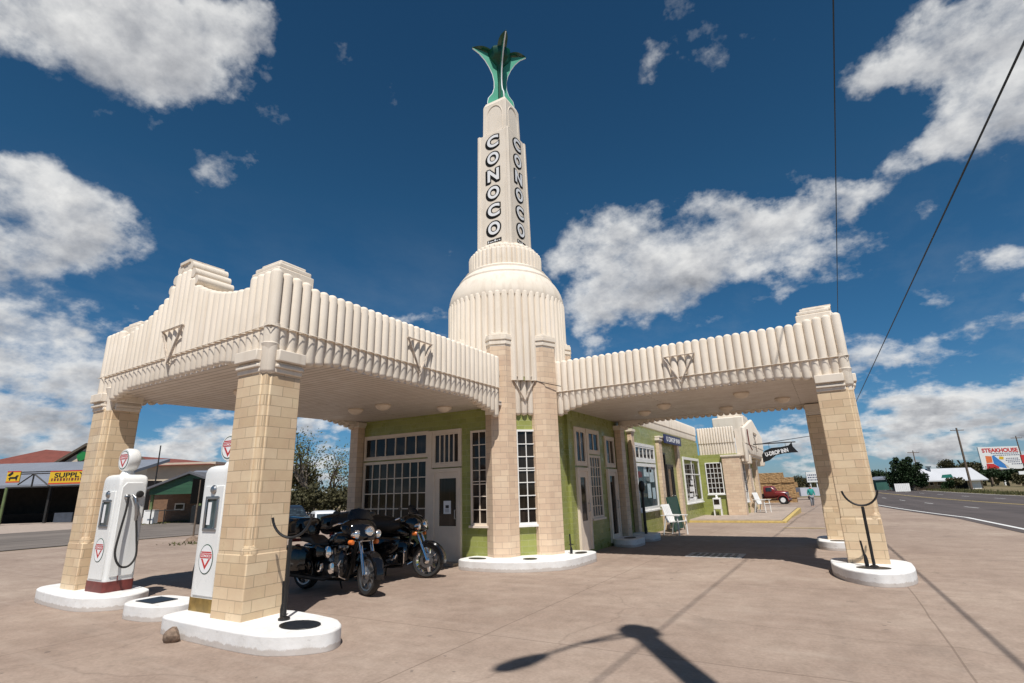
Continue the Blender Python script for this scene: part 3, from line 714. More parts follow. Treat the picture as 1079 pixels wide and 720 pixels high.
part(MB().box(WX+.0,9.9,3.4,WX+.26,10.0,3.425).box(WX+.0,11.7,3.4,WX+.26,11.8,3.425),'sign_bracket','iron',sg)
# projecting bay with its gabled porch
part(MB().box(WX-.1,17.0,0,2.5,24.5,3.05),'wall','green')
part(fascia((WX+.06,16.98),(2.5,16.98),(0,-1),flat_top(4.42),flat_top(2.94),3.62,.13,thick=.2,setback=.03),'parapet','stucco')
window(V(0,17,0),X_,NY,.92,1.12,1.72,2.66,4,6,.05,.022,mat='white')
pilaster(1.78,16.86,2.62,17.5,3.0); pilaster(2.40,19.2,2.72,19.9,2.9); pilaster(2.40,22.6,2.72,23.3,2.9)
window(V(2.5,0,0),Yv,NX,17.75,.7,19.05,2.7,2,4,.08,.03,mat='white'); door(V(2.5,0,0),Yv,NX,20.6,.13,21.6,2.3,20.75,.4,21.45,2.2)
gb=fascia((3.02,17.2),(3.02,25.2),(1,0),lambda s,L: 4.35+max(0,1-abs(s-L/2)/(L/2))*.75,lambda s,L:arch(s,L,2.6,3.02,5),3.55,.2,setback=.03)
gbo=part(gb,'porch_gable','stucco'); part(MB().box(2.5,17.25,2.95,2.9,25.1,4.3),'porch_soffit','stucco',gbo)
for y in (18.2,24.2): part(MB().box(2.58,y-.25,2.55,3.0,y+.25,3.0),'porch_bracket','stucco',gbo,bevel=.03)
triangle((3.02,21.2),(0,1),(1,0),gbo,1.4,3.3,4.3); part(MB().tube([V(3.08,17.6,4.25),V(3.08,17.65,3.5),V(3.08,18.6,3.25)],.03,6),'neon_tube','maroon',gbo)
part(MB().box(1.2,19.0,4.3,2.8,23.5,5.1).box(1.4,19.6,5.1,2.6,22.9,5.4),'gable_crest','stucco',gbo,bevel=.05)

# ---- tower
def octo(c,r,n=8,ph=22.5): return [(c.x+r*math.cos(R(ph+360/n*k)),c.y+r*math.sin(R(ph+360/n*k))) for k in range(n)]
part(MB().prism(octo(C0,1.50),0,3.9),'tower_base','green')
part(MB().prism(octo(C0,1.52),3.9,4.4),'tower_drum_core','stucco')
dr=MB(); N_=56; Rd=1.555
dr.lathe([(Rd-.005,4.2),(Rd-.005,6.5)],C0,n=64)
for k in range(N_):
    a=2*PI*(k+.5)/N_; c=C0+V(math.cos(a),math.sin(a),0)*Rd
    dome_tube(dr,c,.0875,4.2,6.60,10,0,1)
drum=part(dr,'tower_drum','stucco')
part(MB().lathe([(1.5,6.42),(1.605,6.47),(1.625,6.56),(1.61,6.68),(1.575,6.82),(1.52,6.95),(1.45,7.07),(1.38,7.16),(1.345,7.20),(1.345,7.25),(1.28,7.34),(1.21,7.40),(1.18,7.43),(1.18,7.49),(1.08,7.56),(.9,7.60)],C0,n=72),'tower_shoulder','stucco',drum)
cl=MB(); cl.lathe([(1.0,7.5),(1.0,8.0)],C0,n=48)
for k in range(44):
    a=2*PI*(k+.5)/44; dome_tube(cl,C0+V(math.cos(a),math.sin(a),0)*.985,.074,7.5,8.10,8,0,1)
for k in range(36):
    a=2*PI*(k+.5)/36; dome_tube(cl,C0+V(math.cos(a),math.sin(a),0)*.86,.078,7.9,8.25,8,0,1)
for k in range(28):
    a=2*PI*(k+.5)/28; dome_tube(cl,C0+V(math.cos(a),math.sin(a),0)*.72,.085,8.1,8.34,8,0,1)
cl.lathe([(.86,7.9),(.86,8.2),(.72,8.2),(.72,8.36)],C0,n=40)
part(cl,'tower_collar','stucco',drum)
# piers at the corners of the octagon
for k,ang in enumerate((-67.5,-22.5,-112.5,22.5,-157.5,67.5,112.5,157.5)):
    u=V(math.cos(R(ang)),math.sin(R(ang)),0); t=V(-u.y,u.x,0); c=C0+u*1.38
    def sec(w,d): return [(c+t*x+u*y) .to_2d() for x,y in ((-w,-.3),(w,-.3),(w,d*.35),(w*.52,d),(-w*.52,d),(-w,d*.35))]
    z0=.18 if k<2 else 3.75
    p=part(MB().prism(sec(.37,.34),z0,5.04),'tower_pier','pink')
    m=MB()
    zt=5.04
    for e,a,b in ((.0,0,.05),(.022,.05,.13),(.01,.13,.17),(.035,.17,.26),(.02,.26,.31),(-.06,.31,.37)): m.prism(sec(.37+e,.34+e),zt+a+.0,zt+b)
    part(m,'capital','stucco',p,bevel=.008)
# the fluted panel, emblem and window on the corner face
u=V(math.cos(R(-45)),math.sin(R(-45)),0); t=V(-u.y,u.x,0)
pm=MB()
for i in range(5):
    s=(i-2)*.162; c=C0+u*1.455+t*s; dome_tube(pm,c,.081,3.36,4.6,12,.8,0)
pm.obox(C0+u*1.18-t*.4+V(0,0,3.42),t*.8,u*.27,V(0,0,1.1))
tp=part(pm,'tower_panel','stucco')
pc=C0+u*1.545; triangle((pc.x,pc.y),(t.x,t.y),(u.x,u.y),tp,.62,3.72,4.30)
part(MB().obox(C0+u*1.2-t*.36+V(0,0,0),t*.72,u*.235,V(0,0,3.44)),'wall','green')
window(C0+u*1.435,t,u,-.235,.86,.265,3.02,2,[1/7,2/7,3/7,4/7-.012,4/7+.015,5/7,6/7],.045,.02,mat='white')
part(MB().tube([C0+u*1.56+t*.3+V(0,0,4.2),C0+u*1.70+t*.5+V(0,0,4.12),C0+u*1.55+t*.95+V(0,0,4.08)],.010,6),'cable','iron',tp)
# shaft
def sq(w): return [(C0.x-w/2,C0.y-w/2),(C0.x+w/2,C0.y-w/2),(C0.x+w/2,C0.y+w/2),(C0.x-w/2,C0.y+w/2)]
def frust(mb,w0,z0,w1,z1):
    a=[V(*p,z0) for p in sq(w0)]; b=[V(*p,z1) for p in sq(w1)]
    mb.rings([a,b])
sh=MB(); W0,W1=1.14,1.06
frust(sh,W0,8.05,W1,12.15)
for sx in (-1,1):
    for sy in (-1,1):     # raised corner strips
        for (za,zb_,wa,wb) in ((8.05,12.17,W0,W1),):
            t_=.09; e=.016
            a=[];
            for z,w_ in ((za,wa),(zb_,wb)):
                X0=C0.x+sx*(w_/2+e); Y0=C0.y+sy*(w_/2+e); q=[(X0,Y0),(X0-sx*t_,Y0),(X0-sx*t_,Y0-sy*t_),(X0,Y0-sy*t_)]
                if sx*sy<0: q=q[::-1]
                a.append([V(*k,z) for k in q])
            sh.rings(a)
shaft=part(sh,'tower_shaft','stucco',bevel=.01)
cp=MB(); frust(cp,.86,12.1,.82,13.3); frust(cp,.82,13.3,.70,13.46)
cap=part(cp,'shaft_cap','stucco',shaft,bevel=.012)
# arched recess mouldings on the cap
for N,X in ((V(0,-1,0),V(1,0,0)),(V(1,0,0),V(0,1,0)),(V(0,1,0),V(-1,0,0)),(V(-1,0,0),V(0,-1,0))):
    base=C0+N*.422; pts=[base+X*-.29+V(0,0,12.25)]+[base-N*.006+X*(-.29*math.cos(a))+V(0,0,12.80+.42*math.sin(a)) for a in [PI*k/14 for k in range(15)]]+[base+X*.29+V(0,0,12.25)]
    part(MB().tube(pts,.016,6),'arch_moulding','stucco',shaft)
def letters2(N,X):
    top=11.83; ph=.585; slope=(W0-W1)/2/4.1; Zd=(V(0,0,1)-N*slope).normalized(); blk=MB(); wht=MB()
    X=(X+V(0,0,.02)).normalized()
    for i,ch in enumerate('CONOCO'):
        z=top-i*ph; wz=W0+(W1-W0)*(z-8.05)/4.1; o=C0+N*(wz/2+.001)+V(0,0,z)
        w_,h_=.43,.43
        q=text_mb(ch,.5,o+N*.005,X,Zd,N,.006,.045,fit=(w_+.05,h_+.05)); blk.add(q.v,q.f)
        q=text_mb(ch,.5,o+N*.0022-X*.035-V(0,0,.03),X,Zd,N,.004,.045,fit=(w_+.06,h_+.06)); blk.add(q.v,q.f)
        q=text_mb(ch,.5,o+N*.011,X,Zd,N,.006,.016,fit=(w_-.03,h_-.03)); wht.add(q.v,q.f)
    # small plate with illegible print under the word
    z=8.50; wz=W0+(W1-W0)*(z-8.05)/4.1; o=C0+N*(wz/2+.002)+V(0,0,z)
    blk.obox(o-X*.24-Zd*.055,X*.48,Zd*.11,N*.006)
    for k in range(6): wht.obox(o+N*.0065-X*(.21-.072*k)-Zd*.028,X*(.05 if k%2 else .035),Zd*(.03+.03*(k%3==0)),N*.002)
    part(blk,'lettering_outline','letterblack',shaft,smooth=0); part(wht,'lettering','letter',shaft,smooth=0)
for N,X in ((V(0,-1,0),V(1,0,0)),(V(1,0,0),V(0,1,0)),(V(0,1,0),V(-1,0,0)),(V(-1,0,0),V(0,-1,0))): letters2(N,X)
# the green tulip on top
fin_prof=[(.41,13.40),(.43,13.56),(.40,13.72),(.26,13.92),(.20,14.15),(.20,14.40),(.25,14.68),(.36,14.95),(.50,15.20),(.68,15.42),(.90,15.58)]
fo=part(MB().lathe([(.10,13.4),(.09,14.3),(.12,15.0),(.30,15.22),(.40,15.38),(.40,15.54),(.32,15.64),(.10,15.68)],C0,n=8),'finial','findark')
for k in range(4):
    ang=R(45+90*k); u=V(math.cos(ang),math.sin(ang),0); tt=V(-u.y,u.x,0)
    poly=fin_prof+[(.72,15.56),(.30,15.45),(.05,15.3),(.05,13.40)]
    part(MB().slab(poly,C0-tt*.02,u,V(0,0,1),tt,.04),'fin','fin',fo)
    part(MB().tube([C0+u*r_+V(0,0,z) for r_,z in fin_prof],.020,6),'fin_edge','letter',fo)
    # leaf lying along the top of the fin
    lf=MB(); rs=[]
    for i in range(9):
        s=i/8; r_=.16+(.92-.16)*s; wd=.15*math.sin(PI*min(1,.25+.75*s))**.8+.004; z=15.42+.19*s+.10*math.sin(PI*s)
        c=C0+u*r_; rs.append([c-tt*wd+V(0,0,z),c+V(0,0,z-.045),c+tt*wd+V(0,0,z),c+V(0,0,z+.03)])
    lf.rings(rs); part(lf,'leaf','findark',fo)

# ------------------------------------------------------------------ kerb islands
def chaikin(p,n=2):
    for _ in range(n):
        q=[]
        for i in range(len(p)):
            a,b=Vector(p[i]),Vector(p[(i+1)%len(p)]); q+=[tuple(a.lerp(b,.2)),tuple(a.lerp(b,.8))]
        p=q
    return p
def island(poly,label,z=.2,name='kerb_island',grp=None):
    poly=chaikin(poly)
    cx=sum(p[0] for p in poly)/len(poly); cy=sum(p[1] for p in poly)/len(poly)
    o=thing(name,label,'kerb',(cx,cy,0))
    MB().prism(poly,-.02,z).build('kerb_body','kerb',o,bevel=.022,seg=3); return o
def cover(o,x,y,rx,ry,z=.2,mat='iron',n=20,square=False):
    if square: m=MB().box(x-rx,y-ry,z-.01,x+rx,y+ry,z+.012)
    else: m=MB().prism([(x+rx*math.cos(2*PI*k/n),y+ry*math.sin(2*PI*k/n)) for k in range(n)],z-.01,z+.010)
    m.build('cover',mat,o,bevel=.004)
i1=island([(-1.48,-7.55),(-1.30,-7.68),(.72,-7.74),(1.15,-7.52),(1.36,-7.25),(1.25,-7.0),(.85,-6.75),(-1.3,-6.62),(-1.48,-6.75)],'white painted pump island under the nearest tan pillar, scuffed on its rounded end')
cover(i1,.78,-7.22,.27,.20,.2,'black')
i2=island([(-6.35,-7.2),(-5.95,-7.42),(-4.5,-7.52),(-4.0,-7.45),(-3.62,-7.15),(-3.6,-6.85),(-3.9,-6.5),(-6.0,-6.35),(-6.4,-6.6)],'white painted pump island under the far left tan pillar')
cover(i2,-5.95,-6.85,.17,.14)
i3=island([(-3.10,-7.22),(-2.85,-7.44),(-2.25,-7.40),(-1.92,-7.15),(-1.95,-6.85),(-2.3,-6.68),(-2.9,-6.72),(-3.1,-6.9)],'small white kerb block with a black square lid between the two pump islands')
cover(i3,-2.62,-7.08,.24,.18,.2,'black',square=True)
i4=island([(6.55,-1.02),(6.80,-1.14),(7.12,-.98),(7.34,-.5),(7.36,.75),(6.1,.85),(6.12,-.1),(6.3,-.7)],'pointed white kerb around the foot of the right front pillar')
cover(i4,6.74,-.52,.25,.16)
i5=island([(5.8,4.1),(6.1,3.75),(6.7,3.75),(7.0,4.2),(7.0,5.2),(6.6,5.6),(5.8,5.5)],'white kerb around the foot of the right rear pillar')
cover(i5,6.3,4.05,.2,.14)
i6=island([(-1.02,-1.0),(-1.02,-1.87),(.42,-1.85),(1.36,-1.12),(1.44,-.2),(1.44,.42),(1.2,.62),(.55,.55),(-.35,-.95)],'white kerb wrapped round the foot of the tower corner')
cover(i6,-.62,-1.5,.22,.12); cover(i6,.55,-1.22,.16,.14); cover(i6,1.16,.1,.13,.2)
i7=island([(.66,3.35),(1.3,3.2),(1.45,3.45),(1.45,4.3),(.66,4.35)],'shaded white kerb block by the second door right of the tower')
cover(i7,1.1,3.8,.16,.24)
i8=island([(.66,4.86),(1.3,4.86),(1.5,5.1),(1.5,5.75),(.66,5.8)],'shaded white kerb block beneath the black pipe stand on the right wall')

# ------------------------------------------------------------------ petrol pumps
def make_pump(loc,label,band):
    o=thing('gas_pump',label,'gas pump',loc,0,None); W_,D_,H_=.30,.225,1.90
    # body with rounded shoulders: rings going up
    def rr(w,d,z,r=.05):
        pts=[]
        for (cx,cy,a0) in ((w-r,d-r,0),(-w+r,d-r,90),(-w+r,-d+r,180),(w-r,-d+r,270)):
            for k in range(5): a=R(a0+90*k/4); pts.append(V(cx+r*math.cos(a),cy+r*math.sin(a),z))
        return pts
    b=MB().rings([rr(W_,D_,.17),rr(W_,D_,1.70),rr(W_-.005,D_,1.80),rr(W_-.03,D_-.005,1.855),rr(W_-.075,D_-.02,1.885),rr(W_-.14,D_-.05,1.90)])
    body=b.build('body','whitepump',o,local=True)
    MB().rings([rr(W_+.008,D_+.008,0),rr(W_+.008,D_+.008,.17)]).build('base_band',band,o,local=True)
    # door seam and raised side panel
    MB().slab([(-.17,.24),(.17,.24),(.19,.30),(.19,1.68),(.13,1.76),(-.13,1.76),(-.19,1.68),(-.19,.30)],V(W_-.004,0,0),V(0,1,0),V(0,0,1),V(1,0,0),.022).build('side_panel','whitepump',o,local=True,bevel=.01)
    MB().slab([(-.22,.20),(.22,.20),(.22,1.62),(-.22,1.62)],V(0,-D_+.004,0),V(1,0,0),V(0,0,1),V(0,-1,0),.018).build('front_panel','whitepump',o,local=True,bevel=.008)
    fy=-D_-.014
    w=MB()
    for u0,v0,u1,v1 in ((-.15,1.02,.15,1.06),(-.15,1.44,.15,1.48),(-.15,1.06,-.11,1.44),(.11,1.06,.15,1.44)): w.box(u0,fy-.018,v0,u1,fy,v1)
    dw=w.build('dial_frame','steel',o,local=True,bevel=.006)
    MB().box(-.11,fy-.004,1.06,.11,fy,1.44).build('dial_window','glass2',dw,local=True)
    MB().box(-.085,fy-.007,1.1,-.01,fy-.0045,1.4).build('dial_card','letter',dw,local=True)
    MB().lathe([(.06,0),(.062,.012),(.045,.03),(.02,.034)],(0,fy,1.57),(0,-1,0),18).build('round_badge','steel',o,local=True)
    emblem(o,V(0,fy-.001,.66),V(1,0,0),V(0,0,1),V(0,-1,0),.155,.19)
    # globe: a fat disc facing front and back
    g=MB().lathe([(.10,-.10),(.185,-.095),(.205,-.06),(.205,.06),(.185,.095),(.10,.10)],(0,0,2.16),(0,1,0),28).build('globe','whitepump',o,local=True)
    MB().lathe([(.12,1.90),(.10,1.93),(.085,1.97)],(0,0,0),n=18).build('globe_collar','whitepump',o,local=True)
    for sgn in (-1,1): emblem(o,V(0,sgn*.0985,2.16),V(-sgn,0,0),V(0,0,1),V(0,sgn,0),.16,.16)
    # nozzle boot, nozzle and hose on the right hand side
    sx=W_+.02
    MB().lathe([(.055,0),(.06,.02),(.05,.05),(.03,.055)],(sx,.09,1.56),(1,0,0),16).build('nozzle_boot','iron',o,local=True)
    nz=MB().tube([V(sx+.02,-.02,1.55),V(sx+.08,-.0,1.50),V(sx+.09,.03,1.38),V(sx+.085,.055,1.22),V(sx+.07,.06,1.12)],[.02,.028,.032,.03,.022],10)
    nz.tube([V(sx+.10,.03,1.44),V(sx+.15,.05,1.34),V(sx+.12,.07,1.2)],.008,6)
    nz.build('nozzle','steel',o,local=True)
    MB().lathe([(.045,0),(.045,.05),(.03,.07)],(sx-.02,-.10,1.52),(1,0,0),14).build('hose_socket','steel',o,local=True)
    pts=[]
    P=[V(sx+.05,-.10,1.52),V(sx+.06,-.11,1.30),V(sx+.08,-.16,.95),V(sx+.12,-.20,.62),V(sx+.15,-.12,.42),V(sx+.15,.02,.40),V(sx+.13,.12,.55),V(sx+.10,.10,.85),V(sx+.08,.065,1.12)]
    for i in range(len(P)-1):
        p0=P[max(i-1,0)];p1=P[i];p2=P[i+1];p3=P[min(i+2,len(P)-1)]
        for k in range(6):
            s=k/6; pts.append(.5*((2*p1)+(p2-p0)*s+(2*p0-5*p1+4*p2-p3)*s*s+(3*p1-p0-3*p2+p3)*s**3))
    pts.append(P[-1]); MB().tube(pts,.017,8).build('hose','rubber',o,local=True)
    MB().box(W_+.012,-.05,.17,W_+.026,-.04,.26).build('drip_stain','maroon',o,local=True)
    return o
def emblem(o,c,X,Z,N,rx,rz):
    n=32; pl=lambda a,b:[(a*math.cos(2*PI*k/n),b*math.sin(2*PI*k/n)) for k in range(n)]
    e=MB().slab(pl(rx,rz),c,X,Z,N,.003).build('emblem_rim','findark',o,local=True)
    MB().slab(pl(rx-.012,rz-.012),c,X,Z,N,.005).build('emblem_disc','letter',e,local=True)
    m=MB(); s=min(rx,rz)
    m.slab([(-.80*s,.46*s),(.80*s,.46*s),(.80*s,.08*s),(-.80*s,.08*s)],c,X,Z,N,.007)
    a=(-.66*s,.0);b=(.66*s,.0);d=(0,-.80*s)
    m.slab([(-.66*s,.03*s),(-.42*s,.03*s),(0,-.52*s),(.42*s,.03*s),(.66*s,.03*s),(0,-.84*s)],c,X,Z,N,.007)
    m.slab([(-.74*s,.62*s),(.74*s,.62*s),(.70*s,.52*s),(-.70*s,.52*s)],c,X,Z,N,.007)
    m.build('emblem_triangle','red',e,local=True)
    tm=text_mb('CONOCO',.1,c+N*.0075+Z*.27*s,X,Z,N,.001,.002,fit=(1.35*s,.22*s)); tm.build('emblem_lettering','letter',e,local=True,smooth=0)
p1=make_pump((-4.53,-6.90,.195),'white vintage gas pump with round globe and looped hose on the far left island','maroon')
p2=make_pump((-1.12,-7.06,.195),'white vintage gas pump partly hidden behind the nearest tan pillar','brass')
for p_ in (p1,p2): p_['group']='vintage gas pumps'
p1.scale=p2.scale=(1.05,1.0,1.0)
for ch in p2.children:
    if ch.name.startswith('hose') or ch.name.startswith('nozzle') : pass
hs=MB().tube([V(-.32,.0,1.30),V(-.40,-.02,1.0),V(-.52,-.02,.72),V(-.60,-.02,.45),V(-.58,-.01,.2),V(-.46,.0,.07)],.019,8).build('hose','rubber',p2,local=True)

# ------------------------------------------------------------------ air-hose stands (Y cradles)
def cradle(x,y,h,label,ax=V(1,0,0),w=.255,small=V(-.1,.05,0)):
    o=thing('hose_stand',label,'hose stand',(x,y,.2),0,'black cradle hose stands')
    MB().tube([V(0,0,0),V(0,0,h)],.024,10).lathe([(.07,0),(.07,.02),(.035,.04)],n=16).build('post','black',o,local=True)
    pts=[ax*(w*math.sin(a))+V(0,0,h+.30-.30*math.cos(a)*1.0+.02) for a in [R(-80+160*k/14) for k in range(15)]]
    MB().tube(pts,.017,8).build('cradle','black',o,local=True)
    q=MB().tube([small,small+V(-.03,.0,.42)],.016,8); q.lathe([(.03,0),(.035,.1),(.025,.16),(.014,.2)],small,n=10)
    q.build('valve_stem','black',o,local=True); return o
cradle(.36,-7.12,.92,'black post with curved hose cradle beside the nearest tan pillar',(R2*1).normalized()*1 if False else V(.86,.5,0))
cradle(6.76,-.44,.98,'black post with curved hose cradle before the right front pillar',V(1,0,0),.27)
o=thing('valve_pipe','short black valve pipe standing on the tower corner kerb','valve pipe',(1.02,-.12,.2)); MB().tube([V(0,0,0),V(-.02,0,.42)],.018,8).lathe([(.03,0),(.034,.08),(.02,.14)],n=10).build('pipe','black',o,local=True); MB().tube([V(-.05,0,.2),V(.06,0,.2)],.012,6).build('tap','black',o,local=True)
o=thing('pipe_stand','tall black pipe stand on the shaded kerb by the shop window','pipe stand',(1.15,5.2,.2)); MB().tube([V(0,0,0),V(0,0,1.3)],.045,10).build('post','black',o,local=True); MB().lathe([(.05,0),(.09,.05),(.10,.2),(.08,.3),(.03,.34)],(0,0,1.25),n=14).build('meter_head','black',o,local=True)
# stone at the island foot
st=MB().ball((-.80,-7.80,.055),.11,.085,.10,10,7)
for v in st.v:
    k=noise.noise(v*9)*.35+1; c=V(-.80,-7.80,.055); d=v-c; v.x,v.y,v.z=(c+d*k)
tag(st.build('stone','stone'),'rough brown stone lying against the nearest white pump island','stone')
# metal plate set in the forecourt
o=thing('trench_cover','pale rectangular metal plate set in the concrete beyond the canopy shadow','metal plate',(3.72,2.15,0))
MB().box(-.62,-.42,-.01,.62,.42,.006).build('plate',vary('galvanised_plate',(.40,.38,.36),.6,.2,6),o,local=True); m=MB()
for k in range(7): m.box(-.5+.15*k,-.3,.006,-.42+.15*k,.3,.012)
m.build('tread_ribs','iron',o,local=True)

# ------------------------------------------------------------------ motorcycles
def spoke_wheel(o,x,z,r,width,rim='chrome',name='wheel',steer=0.,nsp=9):
    wv=MB().lathe([(r-.085,-width*.42),(r-.03,-width*.5),(r-.006,-width*.30),(r,0),(r-.006,width*.30),(r-.03,width*.5),(r-.085,width*.42),(r-.085,-width*.42)],(0,0,0),(0,1,0),36,caps=False)
    ty=wv.build('wheel','rubber',o,local=True); ty.location=(x,0,z); ty.rotation_euler=(0,0,steer)
    rm=MB().lathe([(r-.10,-width*.40),(r-.078,-width*.44),(r-.074,-width*.2),(r-.09,0),(r-.074,width*.2),(r-.078,width*.44),(r-.10,width*.40),(r-.10,-width*.40)],(0,0,0),(0,1,0),36,caps=False)
    rm.build('rim',rim,ty,local=True)
    sp=MB()
    for k in range(nsp):
        a=2*PI*k/nsp; d=V(math.cos(a),0,math.sin(a)); e=V(-d.z,0,d.x)
        sp.rings([[d*.05+e*.030+V(0,.035,0),d*.05-e*.030+V(0,.035,0),d*.05-e*.03-V(0,.035,0),d*.05+e*.03-V(0,.035,0)],
                  [d*(r-.09)+e*.014+V(0,.022,0),d*(r-.09)-e*.014+V(0,.022,0),d*(r-.09)-e*.014-V(0,.022,0),d*(r-.09)+e*.014-V(0,.022,0)]])
    sp.lathe([(.03,-.085),(.06,-.07),(.065,0),(.06,.07),(.03,.085)],(0,0,0),(0,1,0),18); sp.build('spokes',rim,ty,local=True)
    dk=MB(); 
    for s in (-1,1): dk.lathe([(.075,s*.072),(.135,s*.072),(.135,s*.078),(.075,s*.078)],(0,0,0),(0,1,0),24,caps=False)
    dk.build('brake_disc','steel',ty,local=True); return ty
def fender(r,w,a0,a1,cx,cz,n=18):
    rs=[]
    for i in range(n+1):
        a=R(a0+(a1-a0)*i/n); d=V(math.cos(a),0,math.sin(a)); c=V(cx,0,cz)
        prof=[(-w/2,-.07),(-w/2-.004,-.02),(-w*.40,.008),(0,.022),(w*.40,.008),(w/2+.004,-.02),(w/2,-.07),(w*.38,-.012),(0,0.),(-w*.38,-.012)]
        rs.append([c+d*(r+b)+V(0,y,0) for y,b in prof])
    return MB().rings(rs)
def make_bike(loc,rz,label,lean=R(5),steer=R(-12),rim='chrome',covered=False):
    root=thing('motorcycle',label,'motorcycle',loc,rz,'parked touring motorcycles'); root.rotation_euler=(lean,0,rz)
    xf,xr,r=.84,-.80,.325
    def b(mb,name,mat,par=root,**k): return mb.build(name,mat,par,local=True,**k)
    spoke_wheel(root,xf,r,r,.125,rim,steer=steer); spoke_wheel(root,xr,r,r,.15,rim)
    fr=fender(r+.035,.17,-8,168,0,0); f=b(fr,'front_fender','gloss'); f.location=(xf,0,r); f.rotation_euler=(0,0,steer)
    b(fender(r+.05,.21,5,190,xr,r),'rear_fender','gloss')
    # fork: from axle up to the steering head
    hd=V(.50,0,.98)
    fk=MB()
    for s in (-1,1):
        fk.tube([V(.02,s*.105,.0),V(-.11,s*.105,.30)],.037,12).tube([V(-.11,s*.105,.30),V(-.32,s*.105,.74)],.030,12)
    f=b(fk,'front_fork','chrome'); f.location=(xf,0,r); f.rotation_euler=(0,0,steer)
    # frame, engine
    b(MB().tube([V(.50,0,.95),V(.42,0,.62),V(.30,.0,.22),V(-.35,0,.20),V(-.62,0,.40)],.03,8).tube([V(.48,0,.92),V(-.2,0,.72),V(-.6,0,.55)],.03,8),'frame','black')
    b(MB().rings([sup(-.42,0,.38,.24,.22),sup(-.30,0,.38,.30,.30),sup(.10,0,.36,.30,.28),sup(.26,0,.36,.22,.20)]),'crankcase','iron')
    for s,(bx,tx) in enumerate(((.02,.16),(-.10,-.24))):
        cy=MB(); ax=(V(tx,0,.80)-V(bx,0,.46)).normalized()
        prof=[]
        for k in range(9): prof+=[(.088,k*.03),(.088,k*.03+.016),(.070,k*.03+.017),(.070,k*.03+.029)]
        cy.lathe(prof,V(bx,0,.48),ax,16); cy.lathe([(.09,.27),(.095,.31),(.07,.35),(.02,.36)],V(bx,0,.48),ax,16)
        b(cy,'cylinder','steel')
    b(MB().lathe([(.10,0),(.105,.02),(.10,.05),(.05,.07)],(-.04,-.15,.66),(0,-1,0),20),'air_cleaner','chrome')
    b(MB().lathe([(.11,0),(.115,.03),(.09,.06),(.02,.07)],(.10,-.14,.40),(0,-1,0),20),'engine_cover','chrome'); b(MB().lathe([(.09,0),(.095,.03),(.07,.055),(.02,.06)],(-.24,-.14,.40),(0,-1,0),20),'gearbox_cover','chrome')
    for s in (-1,1):
        b(MB().tube([V(.18,s*.12,.72),V(.27,s*.17,.52),V(.18,s*.19,.30),V(-.05,s*.20,.22),V(-.45,s*.215,.235),V(-1.15,s*.235,.27)],[.024,.024,.026,.028,.042,.045],10),'exhaust_pipe','chrome' if covered else 'iron')
        b(MB().tube([V(.42,s*.08,.66),V(.46,s*.26,.62),V(.46,s*.36,.48),V(.44,s*.30,.30),V(.36,s*.10,.24)],.018,8),'crash_bar','chrome')
        b(MB().rings([sup(.28,s*.22,.50,.10,.10,12),sup(.33,s*.26,.50,.17,.42,12),sup(.44,s*.27,.50,.16,.44,12),sup(.50,s*.25,.50,.10,.30,12)]),'leg_guard','gloss')
        b(MB().box(.05,s*.22,.275,.36,s*.37,.30).box(.1,s*.12,.27,.16,s*.24,.295),'footboard','rubber',bevel=.008)
        # saddlebag
        b(MB().rings([sup(-1.36,s*.35,.55,.14,.28,16,4),sup(-1.30,s*.36,.54,.28,.44,16,4),sup(-.62,s*.36,.52,.30,.48,16,4),sup(-.44,s*.34,.52,.26,.44,16,4),sup(-.38,s*.32,.52,.14,.30,16,4)]),'saddlebag','gloss')
    # tank, seat, tour pack
    b(MB().rings([sup(.44,0,.83,.08,.08),sup(.40,0,.85,.20,.16),sup(.28,0,.88,.31,.22),sup(.08,0,.88,.35,.24),sup(-.10,0,.85,.28,.20),sup(-.20,0,.82,.18,.14)]),'fuel_tank','gloss')
    b(MB().lathe([(.035,0),(.036,.02),(.02,.03)],(.12,.0,.995),(0,0,1),14).box(-.1,-.03,.955,.06,.03,.975),'tank_console','chrome')
    b(MB().rings([sup(-.12,0,.80,.16,.08),sup(-.20,0,.78,.32,.14),sup(-.38,0,.76,.40,.14),sup(-.50,0,.80,.38,.18),sup(-.58,0,.85,.34,.18),sup(-.76,0,.86,.33,.14),sup(-.92,0,.87,.28,.12),sup(-.97,0,.87,.16,.08)]),'seat','leather')
    b(MB().rings([sup(-.86,0,1.05,.40,.24,18,4),sup(-.90,0,1.06,.56,.36,18,4),sup(-1.20,0,1.07,.62,.40,18,4),sup(-1.42,0,1.06,.54,.34,18,4),sup(-1.46,0,1.05,.38,.22,18,4)]),'tour_pack','gloss')
    b(MB().rings([sup(-.88,0,1.06,.30,.22,16,3),sup(-.95,0,1.08,.36,.26,16,3),sup(-.97,0,1.08,.30,.2,16,3)]),'backrest','leather')
    b(MB().box(-1.26,-.14,.80,-1.20,.14,.86).rings([sup(-1.16,0,.70,.14,.12,12),sup(-1.19,0,.70,.12,.1,12)]),'tail_lamp','red')
    # bat-wing fairing, hinged with the bars
    top=MB(); rs=[]
    fa=thing_sub('fairing_pivot',root) if False else root
    fs=[(.36,.60,.16,1.06),(.46,.72,.30,1.06),(.56,.70,.36,1.05),(.66,.56,.34,1.03),(.73,.38,.28,1.01),(.765,.22,.18,1.00)]
    ff=b(MB().rings([sup(x,0,z,w_,h_,22,2.7,-.05) for x,w_,h_,z in fs]),'fairing','gloss')
    b(MB().slab([(-.30,0),(.30,0),(.27,.10),(.18,.19),(.0,.22),(-.18,.19),(-.27,.10)],V(.52,0,1.20),V(0,1,0),V(-.45,0,1).normalized(),V(1,0,.45).normalized(),.008),'windshield','smoked',ff)
